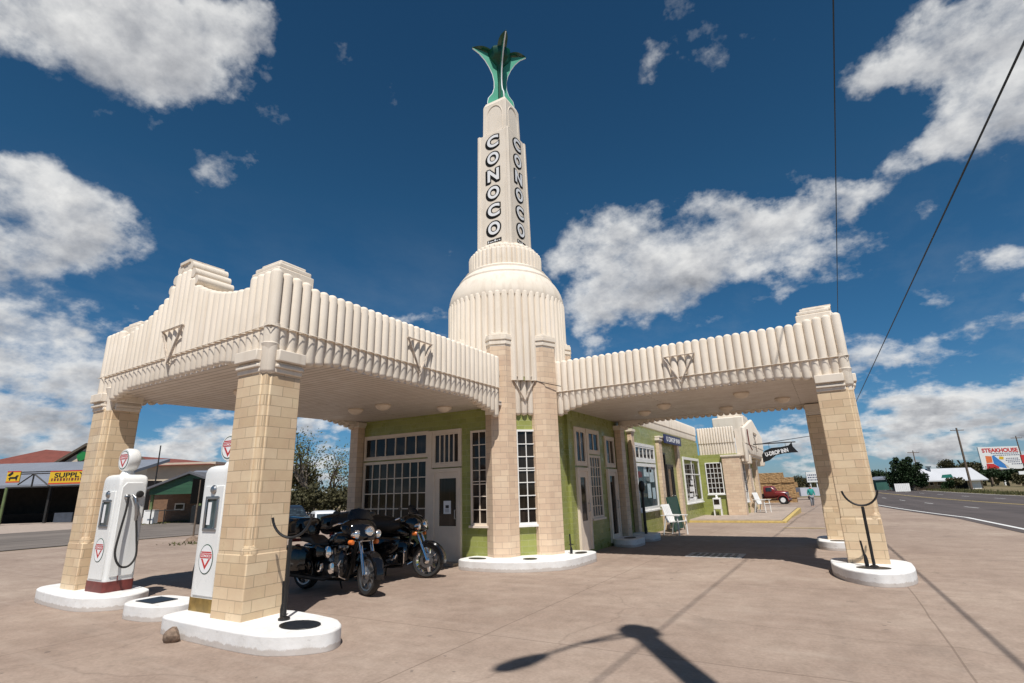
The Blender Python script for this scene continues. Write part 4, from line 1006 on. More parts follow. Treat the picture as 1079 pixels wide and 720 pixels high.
    lp=MB().lathe([(.10,-.04),(.105,.02),(.098,.035),(.085,.03)],(.745,0,1.0),(1,0,0),24); hl=b(lp,'headlight','chrome',ff)
    b(MB().lathe([(.086,0),(.07,.022),(.04,.035),(.001,.038)],(.768,0,1.0),(1,0,0),24),'lens','lens',hl)
    for s in (-1,1):
        a=b(MB().lathe([(.055,-.09),(.068,0),(.068,.03),(.058,.028)],(.70,s*.24,.97),(1,0,0),20),'auxiliary_lamp','chrome',ff)
        b(MB().lathe([(.060,0),(.05,.014),(.02,.024),(.001,.026)],(.726,s*.24,.97),(1,0,0),20),'lens','lens',a)
        b(MB().lathe([(.038,-.06),(.042,0),(.035,.025),(.001,.03)],(.66,s*.28,.84),(1,0,0),16),'turn_signal','amber',ff)
        # bars and mirrors
        b(MB().tube([V(.44,0,1.10),V(.42,s*.18,1.14),V(.34,s*.34,1.14),V(.20,s*.42,1.08)],.015,8),'handlebar','chrome')
        b(MB().tube([V(.26,s*.39,1.11),V(.15,s*.435,1.06)],.021,10),'grip','rubber')
        mr=MB().tube([V(.33,s*.34,1.14),V(.36,s*.40,1.26)],.008,6); mr.ball((.36,s*.42,1.31),.022,.075,.045,14,8); b(mr,'mirror','black')
    b(MB().tube([V(.64,-.2,.86),V(.66,.2,.86)],.012,8),'lamp_bar','chrome')
    for s in (-1,1): b(MB().rings([sup(-.40,s*.24,.60,.10,.34,14,3),sup(-.15,s*.27,.58,.12,.44,14,3),sup(.20,s*.27,.62,.12,.30,14,3),sup(.34,s*.25,.66,.06,.16,14,3)]) if covered else MB().rings([sup(-.42,s*.2,.68,.08,.20,14,3),sup(-.25,s*.22,.66,.10,.24,14,3),sup(-.12,s*.2,.66,.05,.14,14,3)]),'side_cover','gloss')
    b(MB().tube([V(-.1,.16,.24),V(-.16,.30,.02)],.014,8),'side_stand','iron')
    if covered:
        # rain cover thrown over seat and pack
        rs=[]
        for x,z,w_,h_ in ((.30,1.02,.50,.16),(.1,1.0,.60,.34),(-.3,1.02,.66,.40),(-.7,1.10,.70,.44),(-1.1,1.08,.66,.42),(-1.42,1.0,.5,.30)):
            rg=sup(x,0,z,w_,h_,22,2.4); 
            for k,p in enumerate(rg): p.z+=.025*noise.noise(p*6); p.y+=.02*noise.noise(p*5+V(3,1,0))
            rs.append(rg)
        b(MB().rings(rs),'rain_cover','leather')
    return root
bk1=make_bike((-1.47,-4.72,0),R(-2),'black touring motorcycle with three headlights, nearest the tan pillar',lean=R(-3),steer=R(-14),rim='steel')
bk2=make_bike((-1.66,-3.20,0),R(21),'black touring motorcycle with bright chrome front wheel, parked before the station door',lean=R(-3),steer=R(-4),covered=True)

# ------------------------------------------------------------------ things along the right wall
def folding_chair(loc,rz,label,mat='white'):
    o=thing('lawn_chair',label,'chair',loc,rz)
    b=lambda mb,n: mb.build(n,mat,o,local=True)
    sl=MB()
    for k in range(5): sl.box(-.26,-.05-.085*k-.07,.40+.008*k,.26,-.05-.085*k,.42+.008*k)
    b(sl,'seat')
    bk=MB(); d=V(0,.32,1).normalized(); n=V(0,-1,.32).normalized()
    for k in range(5): bk.obox(V(-.25+.105*k,-.02,.40),V(.085,0,0),d*.62,n*-.02)
    bk.obox(V(-.27,.155,.92),V(.54,0,0),d*.06,n*-.03); b(bk,'backrest')
    for s in (-1,1):
        b(MB().tube([V(s*.28,-.42,.0),V(s*.28,-.40,.62)],.024,6),'leg'); b(MB().tube([V(s*.28,.16,0),V(s*.28,.02,.62)],.024,6),'leg')
        b(MB().box(s*.24,-.48,.62,s*.33,.18,.645),'armrest')
    return o
folding_chair((1.40,7.35,0),R(75),'white slatted lawn chair in front of the dark green board')
sb=thing('sandwich_board','dark green board leaning behind the white lawn chair','board',(1.22,8.7,0),R(0))
MB().obox(V(0,-.6,.05),V(0,1.5,0),V(-.12,0,1.15),V(.05,0,.005)).build('panel','darkgreen',sb,local=True,bevel=.01)
MB().tube([V(.1,-.55,0),V(-.08,-.55,1.2)],.02,6).build('leg','darkgreen',sb,local=True); MB().tube([V(.1,.85,0),V(-.08,.85,1.2)],.02,6).build('leg','darkgreen',sb,local=True)
nb=thing('newspaper_box','small white newspaper box below the barred bay window','newspaper box',(1.36,16.55,.12)); nb.scale=(.8,.8,.84)
MB().box(-.22,-.18,.35,.22,.18,.98).build('cabinet','white',nb,local=True,bevel=.02); MB().box(-.16,-.192,.62,.16,-.18,.90).build('window','glass',nb,local=True); MB().lathe([(.07,0),(.07,.12),(.03,.16)],(0,0,.98),n=12).build('coin_box','white',nb,local=True)
for sx in (-1,1): MB().box(sx*.2-.03,-.15,0,sx*.2+.03,.15,.35).build('leg','white',nb,local=True)
folding_chair((2.95,19.3,.12),R(70),'white slatted lawn chair by the porch of the far bay','white')
# hanging sign on its bracket
hsn=thing('hanging_sign','dark wavy banner sign lettered U-DROP INN hanging from a bracket beyond the porch','sign',(3.02,20.0,3.6))
MB().tube([V(-.1,0,.02),V(2.05,0,.02)],.030,8).build('bracket','iron',hsn,local=True)
pts_t=[(.30,-.55),(.45,-.35),(.80,-.22),(1.25,-.20),(1.62,-.14),(1.78,.02),(1.80,-.20),(2.02,-.52),(1.72,-.52),(1.30,-.55),(.95,-.62),(.62,-.86),(.30,-.96)]
pn=MB().slab([(x*1.02+.05,z) for x,z in pts_t],V(0,.03,0),V(1,0,0),V(0,0,1),V(0,-1,0),.06).build('panel','black',hsn,local=True)
tm=text_mb('U-DROP INN',.3,V(1.08,-.034,-.46),V(.985,0,.17),V(-.17,0,.985),V(0,-1,0),.006,.012,fit=(1.15,.22)); tm.build('lettering','letter',pn,local=True,smooth=0)
for x in (.75,1.55): MB().tube([V(x,0,.0),V(x,0,-.3)],.008,6).build('chain','iron',hsn,local=True)

# ------------------------------------------------------------------ old truck, hay, person
tr=thing('old_truck','old dark red pickup with a black flat bed standing by the hay stack','truck',tuple(gp(818,531.5)-V(.35,-.35,0)),R(-6)); SCL=1.03
def b(mb,n,m,par=tr,**k): return mb.build(n,m,par,local=True,**k)
cab=b(MB().rings([sup(-.55,0,.95,1.30,.85,20,5),sup(-.50,0,1.12,1.42,1.15,20,5),sup(.25,0,1.12,1.42,1.15,20,4),sup(.48,0,1.0,1.40,.85,20,5)]),'cab','maroontruck')
b(MB().box(-.30,-.725,1.2,.22,-.70,1.55).box(-.30,.70,1.2,.22,.725,1.55).obox(V(.40,-.55,1.2),V(0,1.1,0),V(-.14,0,.36),V(.04,0,.01)),'cab_window','carglass',cab)
b(MB().rings([sup(.40,0,.92,1.05,.62,18,3),sup(.8,0,.92,.95,.62,18,3),sup(1.35,0,.88,.72,.62,18,3),sup(1.48,0,.86,.60,.54,18,3)]),'bonnet','maroontruck')
b(MB().box(1.46,-.26,.6,1.51,.26,1.1),'grille','chrome'); 
for s in (-1,1):
    f=fender(.50,.34,-10,178,1.1,.36); f.xf(Matrix.Translation((0,s*.62,0))); b(f,'fender','maroontruck')
    b(MB().lathe([(.05,-.12),(.11,0),(.11,.05),(.02,.08)],(1.42,s*.46,.98),(1,0,0),14),'headlight','chrome')
    b(MB().box(-1.0,s*.60,.36,.6,s*.82,.42),'running_board','black')
    for x in (1.1,-1.45):
        wv=b(MB().lathe([(.22,-.09),(.38,-.09),(.40,-.04),(.40,.04),(.38,.09),(.22,.09)],(x,s*.62,.39),(0,1,0),24),'wheel','rubber'); b(MB().lathe([(.22,-.095),(.20,-.10),(.08,-.07),(.02,-.11)],(x,s*.62,.39),(0,s and -s*-1,0),20).lathe([(.22,-.10),(.24,0),(.22,.10),(.1,.07)],(x,s*.62,.39),(0,1,0),20),'hub','white',wv)
b(MB().box(-2.5,-.8,.55,-.62,.8,.72).box(-2.5,-.8,.72,-2.42,.8,1.0).box(-2.5,-.82,.72,-.62,-.76,.95).box(-2.5,.76,.72,-.62,.82,.95),'flat_bed','black'); b(MB().box(1.56,-.75,.42,1.64,.75,.54),'bumper','chrome')
tr.scale=(SCL,)*3
bale_m=MB().box(-.6,-.3,0,.6,.3,.52)
bm0=None; BN=0
hq_=on(819,58)
for row in range(6):
    for k in range(3):
        if row==5 and k==2: continue
        x=hq_[0]-1.3+k*1.24+(.25 if row%2 else 0); y=hq_[1]+random.uniform(-.06,.06); z=row*.53+hq_[2]
        if bm0 is None:
            bm=bmesh.new(); me=bpy.data.meshes.new('hay_bale'); bmesh.ops.create_cube(bm,size=1); bmesh.ops.subdivide_edges(bm,edges=bm.edges,cuts=7,use_grid_fill=True)
            for v in bm.verts:
                v.co=V(v.co.x*1.22,v.co.y*.62,v.co.z*.53+.265); d=noise.noise_vector(v.co*7)*.035; v.co+=d
            bm.to_mesh(me); bm.free(); me.materials.append(M_['hay']); bm0=me
        o=bpy.data.objects.new('hay_bale',me); COL.objects.link(o); o.location=(x,y,z); o.rotation_euler=(0,0,random.uniform(-.05,.05))
        tag(o,'straw-brown hay bale in the tall stack behind the old red truck','hay bale','hay bales stacked behind the truck')

def skin_obj(name,verts,edges,radii,mat,parent=None,loc=(0,0,0),sub=1):
    me=bpy.data.meshes.new(name); bm=bmesh.new(); ly=bm.verts.layers.skin.verify(); vs=[bm.verts.new(v) for v in verts]
    for a,b_ in edges: bm.edges.new((vs[a],vs[b_]))
    for v,r_ in zip(vs,radii): v[ly].radius=(r_,r_) if not isinstance(r_,tuple) else r_
    vs[0][ly].use_root=True; bm.to_mesh(me); bm.free()
    o=bpy.data.objects.new(name,me); COL.objects.link(o); me.materials.append(M_[mat])
    o.modifiers.new('skin','SKIN').use_smooth_shade=True; s=o.modifiers.new('sub','SUBSURF'); s.levels=s.render_levels=sub
    o.location=loc; 
    if parent: o.parent=parent
    return o
pg=gp(857,534.5); pr=thing('person','person in a teal jacket and grey trousers walking beyond the right pillars','person',tuple(pg),R(200))
Vp=[(0,0,.86),(0,0,1.05),(0,0,1.28),(0,.0,1.42),(0,.02,1.50),(0,.03,1.60),(.17,0,1.36),(.24,-.02,1.10),(.22,.12,.92),(.21,.19,.86),(-.17,0,1.36),(-.24,.02,1.10),(-.23,.10,.90),(-.22,.16,.85),(.09,0,.82),(.10,.10,.46),(.10,.02,.07),(.10,.16,.03),(-.09,0,.82),(-.10,-.06,.46),(-.10,-.18,.09),(-.10,-.05,.03)]
Ep=[(0,1),(1,2),(2,3),(3,4),(4,5),(2,6),(6,7),(7,8),(8,9),(2,10),(10,11),(11,12),(12,13),(0,14),(14,15),(15,16),(16,17),(0,18),(18,19),(19,20),(20,21)]
Rp=[.13,.12,.14,.06,.08,.095,.06,.045,.035,.03,.06,.045,.035,.03,.085,.06,.045,.04,.085,.06,.045,.04]
skin_obj('body',Vp,Ep,Rp,'skin',pr)
skin_obj('jacket',[Vp[i] for i in (0,1,2,3,6,7,8,10,11,12)],[(0,1),(1,2),(2,3),(2,4),(4,5),(5,6),(2,7),(7,8),(8,9)],[(.17,.15),.155,.165,.08,.075,.062,.05,.075,.062,.05],'teal',pr)
skin_obj('trousers',[Vp[i] for i in (0,14,15,16,18,19,20)],[(0,1),(1,2),(2,3),(0,4),(4,5),(5,6)],[.145,.10,.075,.06,.10,.075,.06],'bluegrey',pr)
MB().ball((0,.0,1.635),.10,.115,.10,14,8).build('hair','hair',pr,local=True); 
pr.scale=(.97,)*3

# ------------------------------------------------------------------ trees and shrubs
def leaf_cloud(name,clumps,n,size,mat,parent,squash=1.,seed=1):
    rnd=random.Random(seed); mb=MB(); tot=sum(c[3]**2 for c in clumps)
    for (cx,cy,cz,cr) in clumps:
        for i in range(int(n*cr*cr/tot)):
            d=V(rnd.gauss(0,1),rnd.gauss(0,1),rnd.gauss(0,1)).normalized(); rr_=cr*(rnd.random()**.42)*(1+.30*noise.noise(d*2.1+V(cx,cy,cz)))
            p=V(cx,cy,cz)+V(d.x*rr_,d.y*rr_,d.z*rr_*squash)
            a=V(rnd.gauss(0,1),rnd.gauss(0,1),rnd.gauss(0,1)).normalized(); b_=a.orthogonal().normalized(); c_=a.cross(b_); s=size*rnd.uniform(.55,1.3)
            o=len(mb.v); mb.v+=[p+b_*s,p+c_*s*.6,p-b_*s*.8,p-c_*s*.6]; mb.f.append((o,o+1,o+2,o+3))
    return mb.build(name,mat,parent,local=True,smooth=0)
def limbs(base,top,rad,n,spread,rnd,levels=2):
    mb=MB(); ends=[]
    def grow(p,d,L,r,lv):
        pts=[p]; rs=[r]; q=p.copy(); dd=d.copy()
        for k in range(4):
            dd=(dd+V(rnd.gauss(0,.16),rnd.gauss(0,.16),rnd.gauss(0,.08)+.05)).normalized(); q=q+dd*L/4; pts.append(q.copy()); rs.append(r*(1-.16*(k+1)))
        mb.tube(pts,rs,6); ends.append((q.copy(),lv))
        if lv>0:
            for k in range(n if lv==levels else 3):
                s=rnd.uniform(.45,1.); i=min(3,int(s*4)); pp=pts[i].lerp(pts[i+1],s*4-i)
                a=rnd.uniform(0,2*PI); nd=(dd+V(math.cos(a),math.sin(a),rnd.uniform(-.1,.5))*spread).normalized()
                grow(pp,nd,L*rnd.uniform(.5,.75),r*.5,lv-1)
    grow(base,(top-base).normalized(),(top-base).length,rad,levels); return mb,ends
def tree(pos,h,r,label,leafmat,nleaf,leafsize,seed,name='tree',cat='tree',group=None,spread=.8,trunk_h=.42,squash=.9,cl=.34,rad=None,lv=2):
    rnd=random.Random(seed); o=thing(name,label,cat,pos,0,group)
    mb,ends=limbs(V(0,0,-.1),V(rnd.uniform(-.05,.05)*h,0,h*trunk_h),rad or h*.028,6,spread,rnd,lv)
    # rescale the branches into the crown's height
    zt=max(e[0].z for e in ends); k=h*.93/zt
    for v in mb.v: v.z*=k
    mb.build('trunk','bark',o,local=True)
    clumps=[(e.x*r/h*2.2,e.y*r/h*2.2,e.z*k,r*cl*rnd.uniform(.6,1.2)) for e,l in ends if l<lv]
    if nleaf: leaf_cloud('crown',clumps,nleaf,leafsize,leafmat,o,squash,seed)
    return o
# bare autumn trees seen under the left canopy
tree(on(333,52),8.6,4.6,'tall half-bare autumn tree seen between the pillar and the left canopy post','leaf',2000,.12,11,group=None,cl=.42,lv=3)
tree(on(357,56),7.2,4.4,'thin bare-branched tree beside the left canopy post','leaf',900,.12,12,cl=.40,lv=3)
tree(on(318,55),5.2,2.6,'low brown tree just showing past the nearest pillar','scrub',2400,.17,13,cl=.4)
for i,(px,D_,h,r_) in enumerate(((312,44,2.6,1.8),(332,46,3.0,2.2),(352,45,2.8,2.0),(372,47,3.0,2.0))):
    q=on(px,D_); o=thing('shrub',['dark shrub furthest left behind the parked cars','tallest dark shrub behind the white car','dark shrub behind the white car windscreen','dark shrub beside the left canopy post'][i],'shrub',q,0,'shrubs behind the parked cars')
    rnd=random.Random(i); cl_=[(rnd.uniform(-1,1)*r_*.6,rnd.uniform(-1,1)*r_*.5,h*rnd.uniform(.3,.75),r_*.45) for k in range(9)]
    leaf_cloud('foliage',cl_,1800,.15,'scrub',o,.8,i+40)
hq=on(346,29); o=thing('hedge_bush','bright green low bush in front of the white car','bush',hq); leaf_cloud('foliage',[(-1.0,0,.28,.36),(-.4,0,.32,.38),(.3,0,.32,.38),(1.0,.1,.3,.36),(1.5,.1,.25,.3)],2600,.06,'hedge',o,.9,5)
for v in (0,): MB().tube([V(0,0,0),V(0,0,.5)],.02,6).build('stem','bark',o,local=True)
# trees on the right
q=on(958,103); o=thing('tree','dense dark evergreen tree across the road beside the white roofed building','tree',q); rnd=random.Random(21)
cl_=[(-1.9,0,2.2,1.5),(1.8,.3,2.0,1.5),(0,.4,2.6,2.0),(-.9,-.3,3.9,1.6),(1.2,.2,3.7,1.5),(.2,0,5.0,1.2),(-1.5,.4,5.3,.8),(-1.1,0,6.0,.6),(.9,0,5.9,.7),(2.7,0,2.6,.9),(-2.8,.2,2.9,.9),(2.2,-.2,4.6,.8),(-2.4,.1,1.4,.9),(2.5,.2,1.5,.8)]
leaf_cloud('crown',cl_,9000,.20,'evergreen',o,1.,81); MB().tube([V(.8,0,-.1),V(.9,0,1.2),V(.6,0,3.2)],[.28,.22,.12],8).build('trunk','bark',o,local=True)
for i,(px,D_,h,r_,mt,lab) in enumerate(((1046,118,4.2,2.6,'evergreen','round dark evergreen bush below the steakhouse billboard'),(1064,118,3.8,2.3,'evergreen','spiky dark green bush right of the billboard post'),(1079,116,2.8,2.2,'scrub','brown bush at the right edge under the billboard'),(1008,101,2.2,1.8,'scrub','yellowish bush before the white roofed building'),(1000,100,1.6,1.2,'evergreen','small green bush left of the yellowish bush'),(1008,128,6.9,3.2,'scrub','brown-green tree top rising behind the white roof, left of the tall pole'),(1024,130,6.0,3.0,'scrub','tree top behind the white roof just right of the tall pole'),(1036,132,6.0,3.4,'evergreen','low dark tree behind the white roof next to the billboard'),(926,130,4.4,3.2,'evergreen','dark tree far down the road left of the evergreen'),(893,150,5.0,4.5,'scrub','far tree behind the right pillars'),(850,140,3.6,3.0,'scrub','far tree near the person in teal'))):
    q=on(px,D_); o=thing('tree' if 'tree' in lab else 'bush',lab,'tree' if 'tree' in lab else 'bush',q); rnd=random.Random(60+i)
    cl_=[(rnd.uniform(-1,1)*r_*.6,rnd.uniform(-1,1)*r_*.5,h*rnd.uniform(.35 if h<4.1 else .6,.85),r_*.42) for k in range(10)]
    leaf_cloud('crown',cl_,1500,.22,mt,o,.8,i+80); MB().tube([V(0,0,0),V(.05,0,h*.7)],[.12,.06],6).build('trunk','bark',o,local=True)
# far treeline all along the horizon
tl=MB(); rnd=random.Random(5)
for k in range(5200):
    a=rnd.uniform(R(20),R(200)); d=rnd.uniform(170,260); h=(1.2+3.2*noise.noise(V(a*9,0,3))+2.*noise.noise(V(a*31,1,3)))
    z=-1.1+rnd.random()*max(1.0,h+2.4); p=V(CX+math.cos(a)*d,CY+math.sin(a)*d,z); s=rnd.uniform(.7,1.5); u_=V(rnd.gauss(0,1),rnd.gauss(0,1),rnd.gauss(0,1)).normalized(); b_=u_.orthogonal().normalized(); c_=u_.cross(b_); o_=len(tl.v)
    tl.v+=[p+b_*s,p+c_*s,p-b_*s,p-c_*s]; tl.f.append((o_,o_+1,o_+2,o_+3))
tag(tl.build('treeline','scrub',smooth=0),'low far treeline along the horizon','treeline',kind='stuff')
# weeds at the side street kerb and along the road verge
gr=MB(); 
def blades(n,fx,h):
    for k in range(n):
        x,y=fx(); a=rnd.uniform(0,2*PI); d=V(math.cos(a),math.sin(a),0)*.04; hh=h*rnd.uniform(.4,1.2); o_=len(gr.v); p=V(x,y,GZ(y)-.02); l=V(rnd.gauss(0,.05),rnd.gauss(0,.05),hh); gr.v+=[p-d,p+d,p+l]; gr.f.append((o_,o_+1,o_+2))
blades(900,lambda:(-36.6+rnd.gauss(0,.5),rnd.uniform(7,12)),.10)
blades(6000,lambda:rd(18.1+abs(rnd.gauss(0,2.2)),rnd.uniform(45,180)),.45)
q=gp(196,573); blades(70,lambda:(q.x+rnd.gauss(0,.5),q.y+rnd.gauss(0,.3)),.10)
tag(gr.build('verge_grass','grass',smooth=0),'dry grass along the verges','grass',kind='stuff')

# ------------------------------------------------------------------ parked cars
def car(loc,rz,paint,label,h=1.6,L=4.5):
    o=thing('parked_car',label,'car',loc,rz); w_=1.78
    b=lambda mb,n,m,par=o,**k: mb.build(n,m,par,local=True,**k)
    prof=[(-L/2,.55),(-L/2+.05,.95),(-L/2+.5,1.02),(L*.18,1.0),(L/2-.25,.88),(L/2-.02,.72),(L/2,.45),(L/2-.1,.28),(-L/2+.1,.28)]
    bd=b(MB().slab(prof,V(0,w_/2,0),V(1,0,0),V(0,0,1),V(0,-1,0),w_),'body',paint,bevel=.07,seg=3)
    rs=[]
    for z,x0,x1,ww in ((.96,-L*.44,L*.22,w_-.10),(h-.16,-L*.36,L*.06,w_-.34),(h-.06,-L*.33,L*.0,w_-.44),(h,-L*.26,-L*.06,w_-.7)):
        rs.append([V(x1,-ww/2,z),V(x1,ww/2,z),V(x0,ww/2,z),V(x0,-ww/2,z)])
    cb=b(MB().rings(rs),'cabin',paint,bevel=.04)
    # glazing set just proud of the cabin
    def quad(a,b_,c_,d_,n): return MB().obox(a,b_-a,d_-a,n)
    gl=MB()
    def lerp(p,q,t): return p+(q-p)*t
    for i in range(4):
        a,b_=rs[0][i],rs[0][(i+1)%4]; d_,c_=rs[1][i],rs[1][(i+1)%4]; n=(b_-a).cross(d_-a).normalized()
        def P(u,v): return lerp(lerp(a,b_,u),lerp(d_,c_,u),v)+n*.006
        spans=((.06,.94),) if i%2==0 else ((.06,.47),(.52,.93))
        for u0,u1 in spans:
            o_=len(gl.v); gl.v+=[P(u0,.10),P(u1,.10),P(u1,.94),P(u0,.94)]; gl.f.append((o_,o_+1,o_+2,o_+3))
    b(gl,'window','carglass',cb,smooth=0)
    for s in (-1,1):
        for x in (-L*.30,L*.31):
            wv=b(MB().lathe([(.18,-.1),(.31,-.1),(.33,-.05),(.33,.05),(.31,.1),(.18,.1)],(x,s*(w_/2-.08),.33),(0,1,0),24),'wheel','rubber'); b(MB().lathe([(.20,-.09),(.21,0),(.20,.09),(.03,.11)],(x,s*(w_/2-.08),.33),(0,s,0),18),'rim','steel',wv)
        b(MB().rings([sup(L/2-.16,s*.66,.70,.30,.14,12),sup(L/2-.02,s*.62,.68,.24,.10,12)]),'headlight','lens'); m=MB().ball((L*.16,s*(w_/2+.07),1.05),.06,.10,.07,12,8); b(m,'wing_mirror',paint)
    return o
q=on(345,36); car(q,R(-30),'carwhite','white car with its windscreen showing over the green bush',1.62,4.5)
q=on(307,31); car(q,R(-28),'cargrey','dark car half hidden by the nearest tan pillar',1.55,4.6)

# ------------------------------------------------------------------ buildings across the side street (left)
FH=Vector((FW.x,FW.y,0)).normalized()
def facade_frame(px,D):
    q=at(px,515,D); return V(q.x,q.y,GZ(q.y)-.05 if px>800 else 0.)
def zat(px,py,D): return at(px,py,D).z
def wid(px,D): return px*D/FPX*1.0
Dl=46
o0=facade_frame(0,Dl); Xf=RT.copy(); Nf=-FH; Zv=V(0,0,1)
ux=lambda px: (at(px,515,Dl)-o0).dot(Xf)
st=thing('supply_store','dark open-fronted supply store with pale metal roof across the side street','store',tuple(o0+Xf*4))
def bs(mb,n,m,par=st,**k): return mb.build(n,m,par,**k)
x0,x1=-14.,ux(100); zt=zat(40,512,Dl)
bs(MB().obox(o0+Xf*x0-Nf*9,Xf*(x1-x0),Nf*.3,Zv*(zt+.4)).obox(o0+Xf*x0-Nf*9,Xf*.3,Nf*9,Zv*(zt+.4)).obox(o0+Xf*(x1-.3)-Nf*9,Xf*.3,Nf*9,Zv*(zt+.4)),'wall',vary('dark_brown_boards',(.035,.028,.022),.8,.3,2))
za,zb_=zat(40,512,Dl),zat(40,490,Dl)
bs(MB().add([o0+Xf*(x0-.5)+Nf*.6+Zv*(za+.1),o0+Xf*(x1+.3)+Nf*.6+Zv*(za+.1),o0+Xf*(x1+.3)-Nf*9.3+Zv*(zb_+.9),o0+Xf*(x0-.5)-Nf*9.3+Zv*(zb_+.9)]+[o0+Xf*(x0-.5)+Nf*.6+Zv*(za-.15),o0+Xf*(x1+.3)+Nf*.6+Zv*(za-.15),o0+Xf*(x1+.3)-Nf*9.3+Zv*(zb_+.6),o0+Xf*(x0-.5)-Nf*9.3+Zv*(zb_+.6)],[(0,1,2,3),(7,6,5,4),(4,5,1,0),(5,6,2,1),(6,7,3,2),(7,4,0,3)]),'roof','metalroof')
for px in (5,52,98): bs(MB().obox(o0+Xf*ux(px)-Nf*.2,Xf*.18,Nf*.2,Zv*(za-.1)),'post','iron')
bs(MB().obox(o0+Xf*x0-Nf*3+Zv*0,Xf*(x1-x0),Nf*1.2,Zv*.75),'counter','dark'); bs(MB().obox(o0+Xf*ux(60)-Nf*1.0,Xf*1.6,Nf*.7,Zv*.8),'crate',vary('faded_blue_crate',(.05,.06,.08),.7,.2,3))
# the sign frame on posts before the store
Ds=43; o1=facade_frame(0,Ds); us=lambda px:(at(px,515,Ds)-o1).dot(Xf)
sf=thing('truss_sign','steel truss sign with yellow boards reading SUPPLY before the dark store','sign',tuple(o1+Xf*us(40)))
def bs2(mb,n,m,par=sf,**k): return mb.build(n,m,par,**k)
z0,z1,zr1=zat(40,513,Ds),zat(40,497,Ds),zat(40,499,Ds)
for px in (7,100): bs2(MB().tube([o1+Xf*us(px),o1+Xf*us(px)+Zv*z0],.10,8),'post',vary('green_post_paint',(.12,.16,.06),.6,.2,4) if px>50 else 'green_post_paint' in MATS and MATS['green_post_paint'] or vary('green_post_paint',(.12,.16,.06),.6,.2,4))
bs2(MB().tube([o1+Xf*us(4),o1+Xf*us(2)+Zv*1.6],.13,8),'bollard','yellow')
tb=MB(); 
for z in (z0,zr1,z1): tb.tube([o1+Xf*us(6)+Zv*z,o1+Xf*us(110)+Zv*z],.05,6)
c=o1+Xf*us(33)
tb.tube([c+Zv*zr1,c+Zv*z0],.06,6).tube([c+Zv*zr1,o1+Xf*us(18)+Zv*(z0+.2)],.05,6).tube([c+Zv*zr1,o1+Xf*us(52)+Zv*z0],.05,6); bs2(tb,'truss','iron')
def zz_(py): return zat(40,py,Ds)
def board(pxa,pxb,pya,pyb):
    bd=bs2(MB().obox(o1+Xf*us(pxa)+Zv*zz_(pyb)+Nf*.06,Xf*(us(pxb)-us(pxa)),Zv*(zz_(pya)-zz_(pyb)),Nf*.08),'sign_board','signyellow')
    for py in (pya+.8,pyb-.2): bs2(MB().obox(o1+Xf*us(pxa)+Zv*(zz_(py)-.0)+Nf*.14,Xf*(us(pxb)-us(pxa)),Zv*.09,Nf*.004),'sign_border','red',bd)
    return bd
b1=board(6,20,496,508); 
dg=MB().slab([(-.45,0),(-.3,.16),(.1,.16),(.25,.30),(.42,.26),(.34,.14),(.30,-.14),(.22,-.14),(.18,.0),(-.22,.0),(-.26,-.14),(-.34,-.14),(-.34,.02)],o1+Xf*us(13.5)+Zv*zz_(504)+Nf*.142,Xf,Zv,Nf,.004); dg.slab([(-.3,.0),(.1,.35),(.15,.1),(-.1,-.1)],o1+Xf*us(10.5)+Zv*zz_(500)+Nf*.142,Xf,Zv,Nf,.004); bs2(dg,'sign_picture','black',b1)
b2=board(51.5,98,497,511)
bs2(text_mb('SUPPLY',.8,o1+Xf*us(73)+Zv*zz_(501.5)+Nf*.146,Xf,Zv,Nf,.006,.02,fit=(us(89)-us(56.5),.40)),'lettering','black',b2,smooth=0)
m=MB(); rnd=random.Random(3); xx=us(54)
while xx<us(96): w1=rnd.uniform(.1,.2); m.obox(o1+Xf*xx+Zv*zz_(507.6)+Nf*.142,Xf*w1,Zv*.22,Nf*.004); xx+=w1+.10
bs2(m,'small_print','maroon',b2)
# big red roofed building behind
Dr=70; o2=facade_frame(0,Dr); ur=lambda px:(at(px,515,Dr)-o2).dot(Xf)
rb=thing('red_roofed_building','long building with a red-brown hipped roof behind the supply store','building',tuple(o2+Xf*ur(90)))
zr_=lambda px,py: zat(px,py,Dr)
ze=zr_(60,491)
bs(MB().obox(o2+Xf*ur(-60)-Nf*14,Xf*(ur(225)-ur(-60)),Nf*14,Zv*(ze)),'wall','cream2',rb)
ea=zat(0,488.5,Dr); eb=zat(217,497,Dr)
e0,e1=o2+Xf*ur(-60)+Nf*1,o2+Xf*ur(228)+Nf*1
rg0,rg1=facade_frame(40,Dr+7),facade_frame(190,Dr+7)
zrg0=zat(40,473,Dr+7); zrg1=zat(190,484,Dr+7)
zrg=(zrg0+zrg1)/2; ze2=(ea+eb)/2
bs(MB().add([e0+Zv*ze2,e1+Zv*ze2,e1-Nf*16+Zv*ze2,e0-Nf*16+Zv*ze2,rg0+Zv*zrg0,rg1+Zv*zrg1],[(0,1,5,4),(1,2,5),(2,3,4,5),(3,0,4),(3,2,1,0)]),'roof','redroof',rb)
